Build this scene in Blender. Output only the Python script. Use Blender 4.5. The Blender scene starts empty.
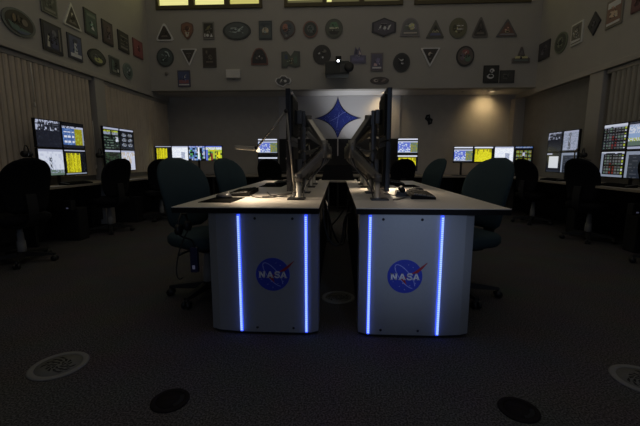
import bpy, bmesh, math, random
from mathutils import Vector, Matrix
R = math.radians
PI = math.pi
rng = random.Random(7)
scene = bpy.context.scene
COL = scene.collection

# ------------------------------------------------------------------ materials
def lin(c):
    def f(v):
        v /= 255.0
        return v / 12.92 if v <= .04045 else ((v + .055) / 1.055) ** 2.4
    return tuple(f(v) for v in c)

MATS = {}
def mat(name, col, rough=.6, metal=0., noise=0., nscale=40., bump=0., bscale=200., spec=.5, emit=None, estr=0., coat=0.):
    if name in MATS:
        return MATS[name]
    m = bpy.data.materials.new(name)
    m.use_nodes = True
    nt = m.node_tree
    b = nt.nodes['Principled BSDF']
    b.inputs['Base Color'].default_value = (*col, 1)
    b.inputs['Roughness'].default_value = rough
    b.inputs['Metallic'].default_value = metal
    b.inputs['Specular IOR Level'].default_value = spec
    b.inputs['Coat Weight'].default_value = coat
    if emit:
        b.inputs['Emission Color'].default_value = (*emit, 1)
        b.inputs['Emission Strength'].default_value = estr
    tc = nt.nodes.new('ShaderNodeTexCoord')
    if noise > 0:
        n = nt.nodes.new('ShaderNodeTexNoise')
        n.inputs['Scale'].default_value = nscale
        n.inputs['Detail'].default_value = 5
        nt.links.new(tc.outputs['Object'], n.inputs['Vector'])
        r = nt.nodes.new('ShaderNodeValToRGB')
        r.color_ramp.elements[0].position = .3
        r.color_ramp.elements[1].position = .7
        r.color_ramp.elements[0].color = (*[c * (1 - noise) for c in col], 1)
        r.color_ramp.elements[1].color = (*[min(1, c * (1 + noise)) for c in col], 1)
        nt.links.new(n.outputs['Fac'], r.inputs['Fac'])
        nt.links.new(r.outputs['Color'], b.inputs['Base Color'])
    if bump > 0:
        n2 = nt.nodes.new('ShaderNodeTexNoise')
        n2.inputs['Scale'].default_value = bscale
        n2.inputs['Detail'].default_value = 3
        nt.links.new(tc.outputs['Object'], n2.inputs['Vector'])
        bp = nt.nodes.new('ShaderNodeBump')
        bp.inputs['Strength'].default_value = bump
        bp.inputs['Distance'].default_value = .01
        nt.links.new(n2.outputs['Fac'], bp.inputs['Height'])
        nt.links.new(bp.outputs['Normal'], b.inputs['Normal'])
    MATS[name] = m
    return m

def glow(rgb, k=1.):
    """self-lit display colour, given as the sRGB it shows"""
    name = 'display_%d_%d_%d_%d' % (*rgb, int(k * 100))
    if name in MATS:
        return MATS[name]
    c = lin(rgb)
    m = mat(name, (.01, .01, .012), rough=.25, emit=c, estr=k)
    return m

WALL_A = .50
WALL_L = lin((51, 47, 41))
def printed(rgb):
    """albedo of a printed colour on the emblem boards, relative to the wall paint"""
    name = 'print_%d_%d_%d' % rgb
    g = .3 * rgb[0] + .59 * rgb[1] + .11 * rgb[2]
    q = tuple((v * .62 + g * .38) * (.66 if g < 62 else .90) for v in rgb)
    c = tuple(min(.85, max(.006, v / w * WALL_A * a)) for v, w, a in zip(lin(q), WALL_L, (.98, .88, .68)))
    return mat(name, c, rough=.55, noise=.06, nscale=60)

M_WALL = mat('wall_paint', (.50, .48, .44), rough=.9, noise=.03, nscale=3, bump=.05, bscale=300)
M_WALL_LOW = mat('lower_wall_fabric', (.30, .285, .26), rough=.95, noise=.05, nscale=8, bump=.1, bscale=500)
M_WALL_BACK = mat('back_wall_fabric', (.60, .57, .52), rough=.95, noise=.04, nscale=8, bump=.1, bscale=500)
M_SOFFIT = mat('soffit_white', (.72, .70, .68), rough=.55, noise=.02, nscale=4)
M_CEIL = mat('ceiling_paint', (.6, .58, .54), rough=.95, noise=.02, nscale=5)
M_TRIM = mat('trim_paint', (.52, .49, .44), rough=.8, noise=.02, nscale=6)
M_FRAME = mat('window_frame_bronze', (.12, .10, .05), rough=.6, noise=.05)
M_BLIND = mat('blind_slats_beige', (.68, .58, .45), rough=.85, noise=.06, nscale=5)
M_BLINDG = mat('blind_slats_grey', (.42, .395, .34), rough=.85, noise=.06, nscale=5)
M_STREAK = mat('streak_cord_white', (.8, .76, .66), rough=.6, noise=.02)
M_BLACKP = mat('black_panel', (.012, .012, .014), rough=.6, noise=.1, nscale=30)
M_MURAL = mat('mural_grey', (.62, .61, .62), rough=.7, noise=.02, nscale=3)
M_LAM = mat('desk_laminate', (.74, .69, .63), rough=.42, noise=.025, nscale=220)
M_EDGE = mat('desk_edge_dark', (.010, .010, .011), rough=.7, spec=.15, noise=.05)
M_PANEL = mat('panel_silver', (.40, .43, .47), rough=.42, metal=.35, noise=.03, nscale=150)
M_PLINTH = mat('plinth_black', (.01, .01, .012), rough=.6, noise=.05)
M_BLACK = mat('black_plastic', (.018, .018, .019), rough=.45, noise=.08, nscale=80)
M_BLACK2 = mat('black_plastic_matte', (.012, .012, .013), rough=.7, noise=.08, nscale=80)
M_BEZEL = mat('bezel_black', (.014, .014, .016), rough=.38, noise=.05)
M_METAL = mat('arm_aluminium', (.50, .48, .44), rough=.38, metal=.75, noise=.04, nscale=60)
M_METALD = mat('arm_graphite', (.13, .125, .12), rough=.45, metal=.5, noise=.05, nscale=60)
M_METALM = mat('arm_mid_grey', (.26, .25, .235), rough=.4, metal=.6, noise=.05, nscale=60)
M_MATC = mat('mat_cloth_black', (.010, .010, .010), rough=1., spec=.0, noise=.1, nscale=300)
M_KEY = mat('keyboard_black', (.012, .012, .012), rough=.8, spec=.12, noise=.08, nscale=80)
M_TEAL = mat('teal_upholstery', (.042, .068, .078), rough=.95, noise=.12, nscale=350, bump=.25, bscale=900, spec=.2)
M_CHBLK = mat('black_upholstery', (.011, .011, .013), rough=.95, noise=.12, nscale=350, bump=.2, bscale=900, spec=.15)
M_GREY = mat('grey_plastic', (.17, .17, .165), rough=.5, noise=.05)
M_LAMP = mat('lamp_beige_enamel', (.55, .50, .40), rough=.45, noise=.03)
M_LAMPARM = mat('lamp_arm_grey', (.34, .32, .29), rough=.4, metal=.5, noise=.03)
M_WHITE = mat('white_plastic', (.74, .71, .68), rough=.5, noise=.02)
M_VENT = mat('vent_grey_metal', (.20, .20, .19), rough=.75, metal=.0, noise=.06, nscale=60)
M_VENTG = mat('vent_grille_grey', (.16, .16, .15), rough=.85, spec=.1, noise=.06, nscale=60)
M_DARKHOLE = mat('vent_slot_black', (.008, .008, .008), rough=.9, noise=.05)
M_LID = mat('floor_lid_black', (.020, .017, .018), rough=.9, spec=.05, noise=.08)
M_COUNTER = mat('counter_birch', (.40, .35, .28), rough=.5, noise=.05, nscale=20)
M_BULB = mat('warm_bulb', (.9, .8, .6), rough=.4, emit=(1, .78, .50), estr=1.6)
M_TUBE = mat('warm_tube', (.8, .7, .5), rough=.4, emit=(1, .78, .48), estr=.16)
M_LENS = mat('projector_lens_lit', (.9, .9, 1), rough=.2, emit=(.85, .92, 1), estr=5)
M_DOTW = mat('white_indicator_light', (.12, .13, .2), rough=.3, emit=(.6, .62, 1), estr=.05)
M_LEDB = mat('led_blue_diffuser', (.05, .1, .6), rough=.4, emit=(.030, .075, 1.0), estr=1.9)
M_LEDW = mat('led_core', (.6, .7, 1), rough=.4, emit=(.40, .60, 1.0), estr=1.0)
M_LOGOB = mat('emblem_blue', (.030, .055, .50), rough=.45, noise=.03)
M_LOGOR = mat('emblem_red', (.34, .025, .045), rough=.45, noise=.03)
M_LOGOW = mat('emblem_white', (.82, .84, .92), rough=.45, noise=.02)
M_LOGOL = mat('emblem_thin_line', (.34, .40, .85), rough=.45, noise=.02)

# carpet: speckled dark loop pile
def carpet():
    m = mat('carpet_charcoal', (.030, .0285, .028), rough=1., spec=.05)
    nt = m.node_tree
    b = nt.nodes['Principled BSDF']
    tc = nt.nodes['Texture Coordinate'] if 'Texture Coordinate' in nt.nodes else nt.nodes.new('ShaderNodeTexCoord')
    n = nt.nodes.new('ShaderNodeTexNoise'); n.inputs['Scale'].default_value = 130; n.inputs['Detail'].default_value = 6
    v = nt.nodes.new('ShaderNodeTexVoronoi'); v.inputs['Scale'].default_value = 200
    big = nt.nodes.new('ShaderNodeTexNoise'); big.inputs['Scale'].default_value = 3
    for q in (n, v, big):
        nt.links.new(tc.outputs['Object'], q.inputs['Vector'])
    r = nt.nodes.new('ShaderNodeValToRGB')
    r.color_ramp.elements[0].position = .40; r.color_ramp.elements[0].color = (.050, .048, .049, 1)
    r.color_ramp.elements[1].position = .68; r.color_ramp.elements[1].color = (.19, .18, .185, 1)
    nt.links.new(n.outputs['Fac'], r.inputs['Fac'])
    mx = nt.nodes.new('ShaderNodeMix'); mx.data_type = 'RGBA'; mx.blend_type = 'MULTIPLY'
    mx.inputs[0].default_value = .35
    nt.links.new(r.outputs['Color'], mx.inputs[6])
    nt.links.new(big.outputs['Color'], mx.inputs[7])
    nt.links.new(mx.outputs[2], b.inputs['Base Color'])
    bp = nt.nodes.new('ShaderNodeBump'); bp.inputs['Strength'].default_value = .18; bp.inputs['Distance'].default_value = .006
    nt.links.new(v.outputs['Distance'], bp.inputs['Height'])
    nt.links.new(bp.outputs['Normal'], b.inputs['Normal'])
    return m
M_CARPET = carpet()

# star mural sky: deep blue with fine stars
def starfield():
    m = mat('star_blue_field', (.018, .04, .30), rough=.5)
    nt = m.node_tree
    b = nt.nodes['Principled BSDF']
    tc = nt.nodes.new('ShaderNodeTexCoord')
    v = nt.nodes.new('ShaderNodeTexVoronoi'); v.inputs['Scale'].default_value = 34
    nt.links.new(tc.outputs['Object'], v.inputs['Vector'])
    r = nt.nodes.new('ShaderNodeValToRGB')
    r.color_ramp.elements[0].position = .10; r.color_ramp.elements[0].color = (.35, .45, .85, 1)
    r.color_ramp.elements[1].position = .22; r.color_ramp.elements[1].color = (.016, .034, .26, 1)
    nt.links.new(v.outputs['Distance'], r.inputs['Fac'])
    nt.links.new(r.outputs['Color'], b.inputs['Base Color'])
    return m
M_STAR = starfield()

# ------------------------------------------------------------------ mesh builder
class MB:
    def __init__(s):
        s.bm = bmesh.new(); s.mats = []
    def _mi(s, m):
        if m not in s.mats: s.mats.append(m)
        return s.mats.index(m)
    def _faces(s, fs, m, smooth=False):
        i = s._mi(m)
        for f in fs:
            f.material_index = i; f.smooth = smooth
    def box(s, x0, x1, y0, y1, z0, z1, m, bev=0., M=None):
        b = bmesh.new()
        vs = [b.verts.new((x, y, z)) for x in (x0, x1) for y in (y0, y1) for z in (z0, z1)]
        for q in ((0, 1, 3, 2), (4, 6, 7, 5), (0, 4, 5, 1), (2, 3, 7, 6), (0, 2, 6, 4), (1, 5, 7, 3)):
            b.faces.new([vs[i] for i in q])
        bmesh.ops.recalc_face_normals(b, faces=b.faces[:])
        if bev > 0:
            bmesh.ops.bevel(b, geom=b.edges[:], offset=bev, segments=2, affect='EDGES', profile=.6)
        s._merge(b, m, M)
    def _merge(s, b, m, M=None, smooth=False):
        if M is not None: bmesh.ops.transform(b, matrix=M, verts=b.verts[:])
        i = s._mi(m); mp = {}
        for v in b.verts: mp[v] = s.bm.verts.new(v.co)
        for f in b.faces:
            try: g = s.bm.faces.new([mp[v] for v in f.verts])
            except ValueError: continue
            g.material_index = i; g.smooth = smooth
        b.free()
    def loft(s, rings, m, cap=True, smooth=True, closed=True):
        vr = [[s.bm.verts.new(p) for p in r] for r in rings]
        n = len(vr[0]); fs = []
        for a, b in zip(vr, vr[1:]):
            for i in range(n if closed else n - 1):
                j = (i + 1) % n
                fs.append(s.bm.faces.new((a[i], a[j], b[j], b[i])))
        if cap:
            fs.append(s.bm.faces.new(vr[0][::-1])); fs.append(s.bm.faces.new(vr[-1]))
        s._faces(fs, m, smooth)
    def tube(s, pts, r, m, n=8, smooth=True):
        pts = [Vector(p) for p in pts]; rings = []
        rr = r if isinstance(r, (list, tuple)) else [r] * len(pts)
        up = Vector((0, 0, 1)); prev = None
        for i, p in enumerate(pts):
            a = pts[max(i - 1, 0)]; b = pts[min(i + 1, len(pts) - 1)]
            t = (b - a).normalized()
            x = (prev - t * prev.dot(t)) if prev else t.orthogonal()
            if x.length < 1e-5: x = t.orthogonal()
            x.normalize(); prev = x
            y = t.cross(x)
            rings.append([p + (x * math.cos(2 * PI * k / n) + y * math.sin(2 * PI * k / n)) * rr[i] for k in range(n)])
        s.loft(rings, m, smooth=smooth)
    def lathe(s, prof, m, c=(0, 0, 0), n=24, M=None, smooth=True, ring=False):
        rings = []
        if ring: prof = list(prof) + [prof[0]]
        for r, z in prof:
            rg = [Vector((r * math.cos(2 * PI * k / n), r * math.sin(2 * PI * k / n), z)) for k in range(n)]
            rings.append([((M @ p) if M else p) + Vector(c) for p in rg])
        s.loft(rings, m, smooth=smooth, cap=not ring)
        if ring: bmesh.ops.remove_doubles(s.bm, verts=s.bm.verts[:], dist=1e-6)
    def prism(s, pts, h0, h1, m, M=None):
        """outline in xy, extruded from z=h0 to z=h1"""
        a = [Vector((p[0], p[1], h0)) for p in pts]; b = [Vector((p[0], p[1], h1)) for p in pts]
        if M is not None: a = [M @ p for p in a]; b = [M @ p for p in b]
        s.loft([a, b], m, smooth=False)
    def face(s, pts, m):
        f = s.bm.faces.new([s.bm.verts.new(p) for p in pts]); s._faces([f], m)
    def build(s, name, parent=None, loc=None, rot=None, recalc=True):
        if recalc: bmesh.ops.recalc_face_normals(s.bm, faces=s.bm.faces[:])
        me = bpy.data.meshes.new(name)
        s.bm.to_mesh(me); s.bm.free()
        for m in s.mats: me.materials.append(m)
        o = bpy.data.objects.new(name, me); COL.objects.link(o)
        if parent is not None: o.parent = parent
        if loc is not None: o.location = loc
        if rot is not None: o.rotation_euler = rot
        return o

def thing(name, label, cat, loc=(0, 0, 0), rz=0., group=None):
    o = bpy.data.objects.new(name, None); COL.objects.link(o)
    o.empty_display_size = .1
    o.location = loc; o.rotation_euler = (0, 0, rz)
    return tag(o, label, cat, group)
def tag(o, label, cat, group=None):
    o['label'] = label; o['category'] = cat
    if group: o['group'] = group
    return o
def struct(o):
    o['kind'] = 'structure'; return o
def dup(src, loc, rz, label, group=None):
    def cp(o, par):
        c = o.copy(); COL.objects.link(c)
        if par is not None: c.parent = par
        for ch in KIDS.get(o.name, []): cp(ch, c)
        return c
    KIDS = {}
    for o in list(COL.objects):
        if o.parent is not None: KIDS.setdefault(o.parent.name, []).append(o)
    r = cp(src, None)
    r.location = loc; r.rotation_euler = (0, 0, rz); r['label'] = label
    if group: r['group'] = group
    return r

# ------------------------------------------------------------------ room shell
XW, XU = 3.76, 3.66          # lower and upper side wall planes
YB, YU = 7.90, 7.15          # lower and upper back wall planes
ZS = 2.25                    # header height at the sides
ZSO = 2.36                   # soffit height at the back
ZC = 5.3
YF = -3.2
b = MB(); b.box(-4.2, 4.2, YF - .2, 8.2, -.1, 0, M_CARPET); struct(b.build('floor'))
b = MB(); b.box(-4.2, 4.2, YF - .2, 8.2, ZC, ZC + .1, M_CEIL); struct(b.build('ceiling'))
for sx, nm in ((-1, 'left'), (1, 'right')):
    b = MB()
    x0, x1 = sorted((sx * XW, sx * 4.1))
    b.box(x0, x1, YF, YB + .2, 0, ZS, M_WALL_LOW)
    x0, x1 = sorted((sx * XU, sx * 4.1))
    b.box(x0, x1, YF, YB + .2, ZS, ZC, M_WALL)
    struct(b.build('wall_' + nm))
# back wall: lower alcove wall, upper wall with clerestory openings
WZ = 3.90
wins = [(-3.43, -1.46), (-.99, 1.14), (1.40, 3.42)]
b = MB()
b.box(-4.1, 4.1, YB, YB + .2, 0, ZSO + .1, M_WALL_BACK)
struct(b.build('wall_back'))
b = MB()
b.box(-XU, XU, YU, YU + .18, ZSO, WZ, M_WALL)
xs = [-XU] + [v for w in wins for v in w] + [XU]
for i in range(0, len(xs), 2):
    b.box(xs[i], xs[i + 1], YU, YU + .18, WZ, 5.0, M_WALL)
b.box(-XU, XU, YU, YU + .18, 5.0, ZC, M_WALL)
struct(b.build('wall_upper'))
b = MB(); b.box(-XU, XU, YU + .18, YB + .1, ZSO, ZSO + .06, M_SOFFIT)
struct(b.build('trim_1'))
b = MB(); b.box(-4.1, 4.1, YF - .2, YF, 0, ZC, M_WALL); struct(b.build('wall_near'))
# header mouldings along the side walls
for k, sx in ((2, -1), (3, 1)):
    b = MB()
    x0, x1 = sorted((sx * (XU - .03), sx * (XU + .06)))
    b.box(x0, x1, YF, YU, ZS, ZS + .075, M_TRIM, bev=.008)
    struct(b.build('trim_%d' % k))
# pilasters between the blinds, and the jamb at the right alcove corner
for k, sx, ya, yb in ((4, -1, 5.45, 5.68), (5, 1, 5.38, 5.66)):
    b = MB(); x0, x1 = sorted((sx * (XU - .01), sx * (XW + .02)))
    b.box(x0, x1, ya, yb, 0, ZS, M_TRIM, bev=.006); struct(b.build('trim_%d' % k))
b = MB(); b.box(XU - .10, XW + .01, 7.70, YB + .01, 0, ZS, M_TRIM, bev=.006); struct(b.build('trim_6'))
for sx, nm in ((-1, 'left'), (1, 'right')):
    b = MB(); x0, x1 = sorted((sx * (XW - .015), sx * (XW + .01)))
    b.box(x0, x1, YF, YB, 0, .1, M_BLACKP); struct(b.build('baseboard_' + nm))

# clerestory windows: frame, mullions and lit panes
PB = mat('window_pane_bright', (.5, .5, .4), rough=.3, emit=lin((228, 222, 142)), estr=1.0)
PD = mat('window_pane_dim', (.2, .2, .12), rough=.3, emit=lin((74, 70, 44)), estr=1.0)
PM = mat('window_pane_mid', (.4, .4, .2), rough=.3, emit=lin((190, 182, 100)), estr=1.0)
panes = [[(-3.41, -2.83, PB), (-2.72, -2.15, PB), (-2.05, -1.49, PM)],
         [(-.96, -.31, PB), (-.23, .37, PD), (.46, 1.11, PD)],
         [(1.43, 2.08, PD), (2.16, 2.75, PD), (2.84, 3.40, PM)]]
for k, (w, ps) in enumerate(zip(wins, panes)):
    b = MB()
    b.box(w[0] - .03, w[1] + .03, YU - .03, YU + .10, WZ - .07, WZ, M_FRAME, bev=.005)
    b.box(w[0] - .03, w[1] + .03, YU - .02, YU + .10, 5.0, 5.05, M_FRAME)
    ed = [w[0] - .03] + [v for p in ps for v in p[:2]] + [w[1] + .03]
    for i in range(0, len(ed), 2):
        b.box(ed[i], ed[i + 1], YU - .02, YU + .10, WZ, 5.0, M_FRAME)
    wf = struct(b.build('window_%d' % (k + 1)))
    for (xa, xb, m) in ps:
        b = MB()
        if k == 1 and m is PB:
            b.box(xa, xb, YU + .05, YU + .06, WZ + .075, 5.0, PB); b.box(xa, xb, YU + .05, YU + .06, WZ, WZ + .075, PD)
        elif k == 1 and xa < 0:
            b.box(xa, xa + .09, YU + .05, YU + .06, WZ, 5.0, PB); b.box(xa + .09, xb, YU + .05, YU + .06, WZ, 5.0, PD)
        else:
            b.box(xa, xb, YU + .05, YU + .06, WZ, 5.0, m)
        b.build('window_pane', wf)

# vertical blinds
def blind(name_label, sx, ya, yb, pitch, streak_cords, seed, bm_=None):
    t = thing('vertical_blind', name_label, 'blind', (sx * (XU + .05), ya, 0))
    r = random.Random(seed)
    b = MB()
    n = int((yb - ya) / pitch)
    for i in range(n):
        y = pitch * (i + .5)
        a = R(50 + r.uniform(-6, 6)) * sx
        M = Matrix.Translation((r.uniform(-.004, .004), y, 0)) @ Matrix.Rotation(a, 4, 'Z')
        w = pitch * .52
        b.loft([[M @ Vector((-sx * .022 * (1 - (2 * k / 4 - 1) ** 2) + d, -w + 2 * w * k / 4, z)) for k in range(5)] +
                [M @ Vector((-sx * .022 * (1 - (2 * k / 4 - 1) ** 2) + d + .002, -w + 2 * w * k / 4, z)) for k in range(4, -1, -1)]
                for d in (0,) for z in (.80, ZS - .06)], bm_ or M_BLIND, smooth=False)
    b.build('slats', t)
    b = MB(); b.box(-.03, .03, 0, yb - ya, ZS - .055, ZS - .002, M_TRIM, bev=.004); b.build('headrail', t)
    for (y, z0, z1) in streak_cords:  # white cords stand in for light leaking between the slats
        b = MB(); b.tube([(-sx * .045, y - ya, z1), (-sx * .045, y - ya + .005, (z0 + z1) / 2), (-sx * .045, y - ya, z0)], .006, M_STREAK, n=6)
        b.lathe([(.004, 0), (.012, .01), (.010, .05), (.004, .06)], M_STREAK, c=(-sx * .045, y - ya, z0 - .06), n=8)
        b.build('streak_cord', t)
blind('beige vertical blind on the left wall, behind the nearest chair and monitors', -1, 2.9, 5.43, .082, [(4.32, 1.72, 2.17), (5.34, .95, 1.6)], 1)
blind('beige vertical blind at the far end of the left wall, beyond the pilaster', -1, 5.70, 7.85, .082, [(7.8, 1.2, 2.1)], 2)
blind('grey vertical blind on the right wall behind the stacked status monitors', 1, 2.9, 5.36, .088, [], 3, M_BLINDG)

# ------------------------------------------------------------------ mural with the four-pointed star
t = thing('star_mural', 'grey mural board with a blue four-pointed star on the back wall', 'mural', (0, YB, 0))
b = MB(); b.box(-1.27, 1.30, -.035, -.005, 1.475, ZSO - .005, M_MURAL); b.build('board', t)
cx, cz, rx, rzu, rzd = -.01, 1.90, .47, .42, .43
star = []
for q in range(4):
    a0 = PI / 2 * q
    tips = [(rx, 0), (0, rzu), (-rx, 0), (0, -rzd)]
    p, n = Vector(tips[q]), Vector(tips[(q + 1) % 4])
    for k in range(10):
        s_ = k / 10
        c = (p + n) * .16
        star.append((p * (1 - s_) ** 2 + c * 2 * s_ * (1 - s_) + n * s_ ** 2))
MX = Matrix(((1, 0, 0, 0), (0, 0, -1, 0), (0, 1, 0, 0), (0, 0, 0, 1)))   # xy outline -> xz, facing -y
def up_star(k): return [(cx + p.x * k, cz + p.y * k) for p in star]
b = MB(); b.prism(up_star(1.06), .036, .042, M_BLACKP, MX); b.build('star_outline', t)
b = MB(); b.prism(up_star(.96), .042, .047, M_STAR, MX); so = b.build('star_field', t)
b = MB()
for pts in ([(-.16, -.06), (-.02, .01), (.10, .10), (.17, .13)], [(-.02, -.2), (0, -.02), (.03, .12)]):
    pp = [Vector((cx + x, -.048, cz + z)) for x, z in pts]
    b.tube(pp, .003, M_LOGOL, n=5)
b.build('orbit_swoosh', so)
b = MB(); b.box(-.016, .004, -.046, -.038, 1.11, 1.50, M_WHITE); b.build('star_trail', t)
t = thing('wall_panel', 'black lower wall panel beneath the star mural', 'panel', (0, YB, 0))
b = MB(); b.box(-1.27, 1.30, -.036, -.004, .78, 1.47, M_BLACKP, bev=.004); b.build('board', t)
b = MB(); b.box(-1.27, 1.30, -.036, -.004, .02, .775, M_BLACKP, bev=.004); b.build('lower_board', t)

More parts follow.
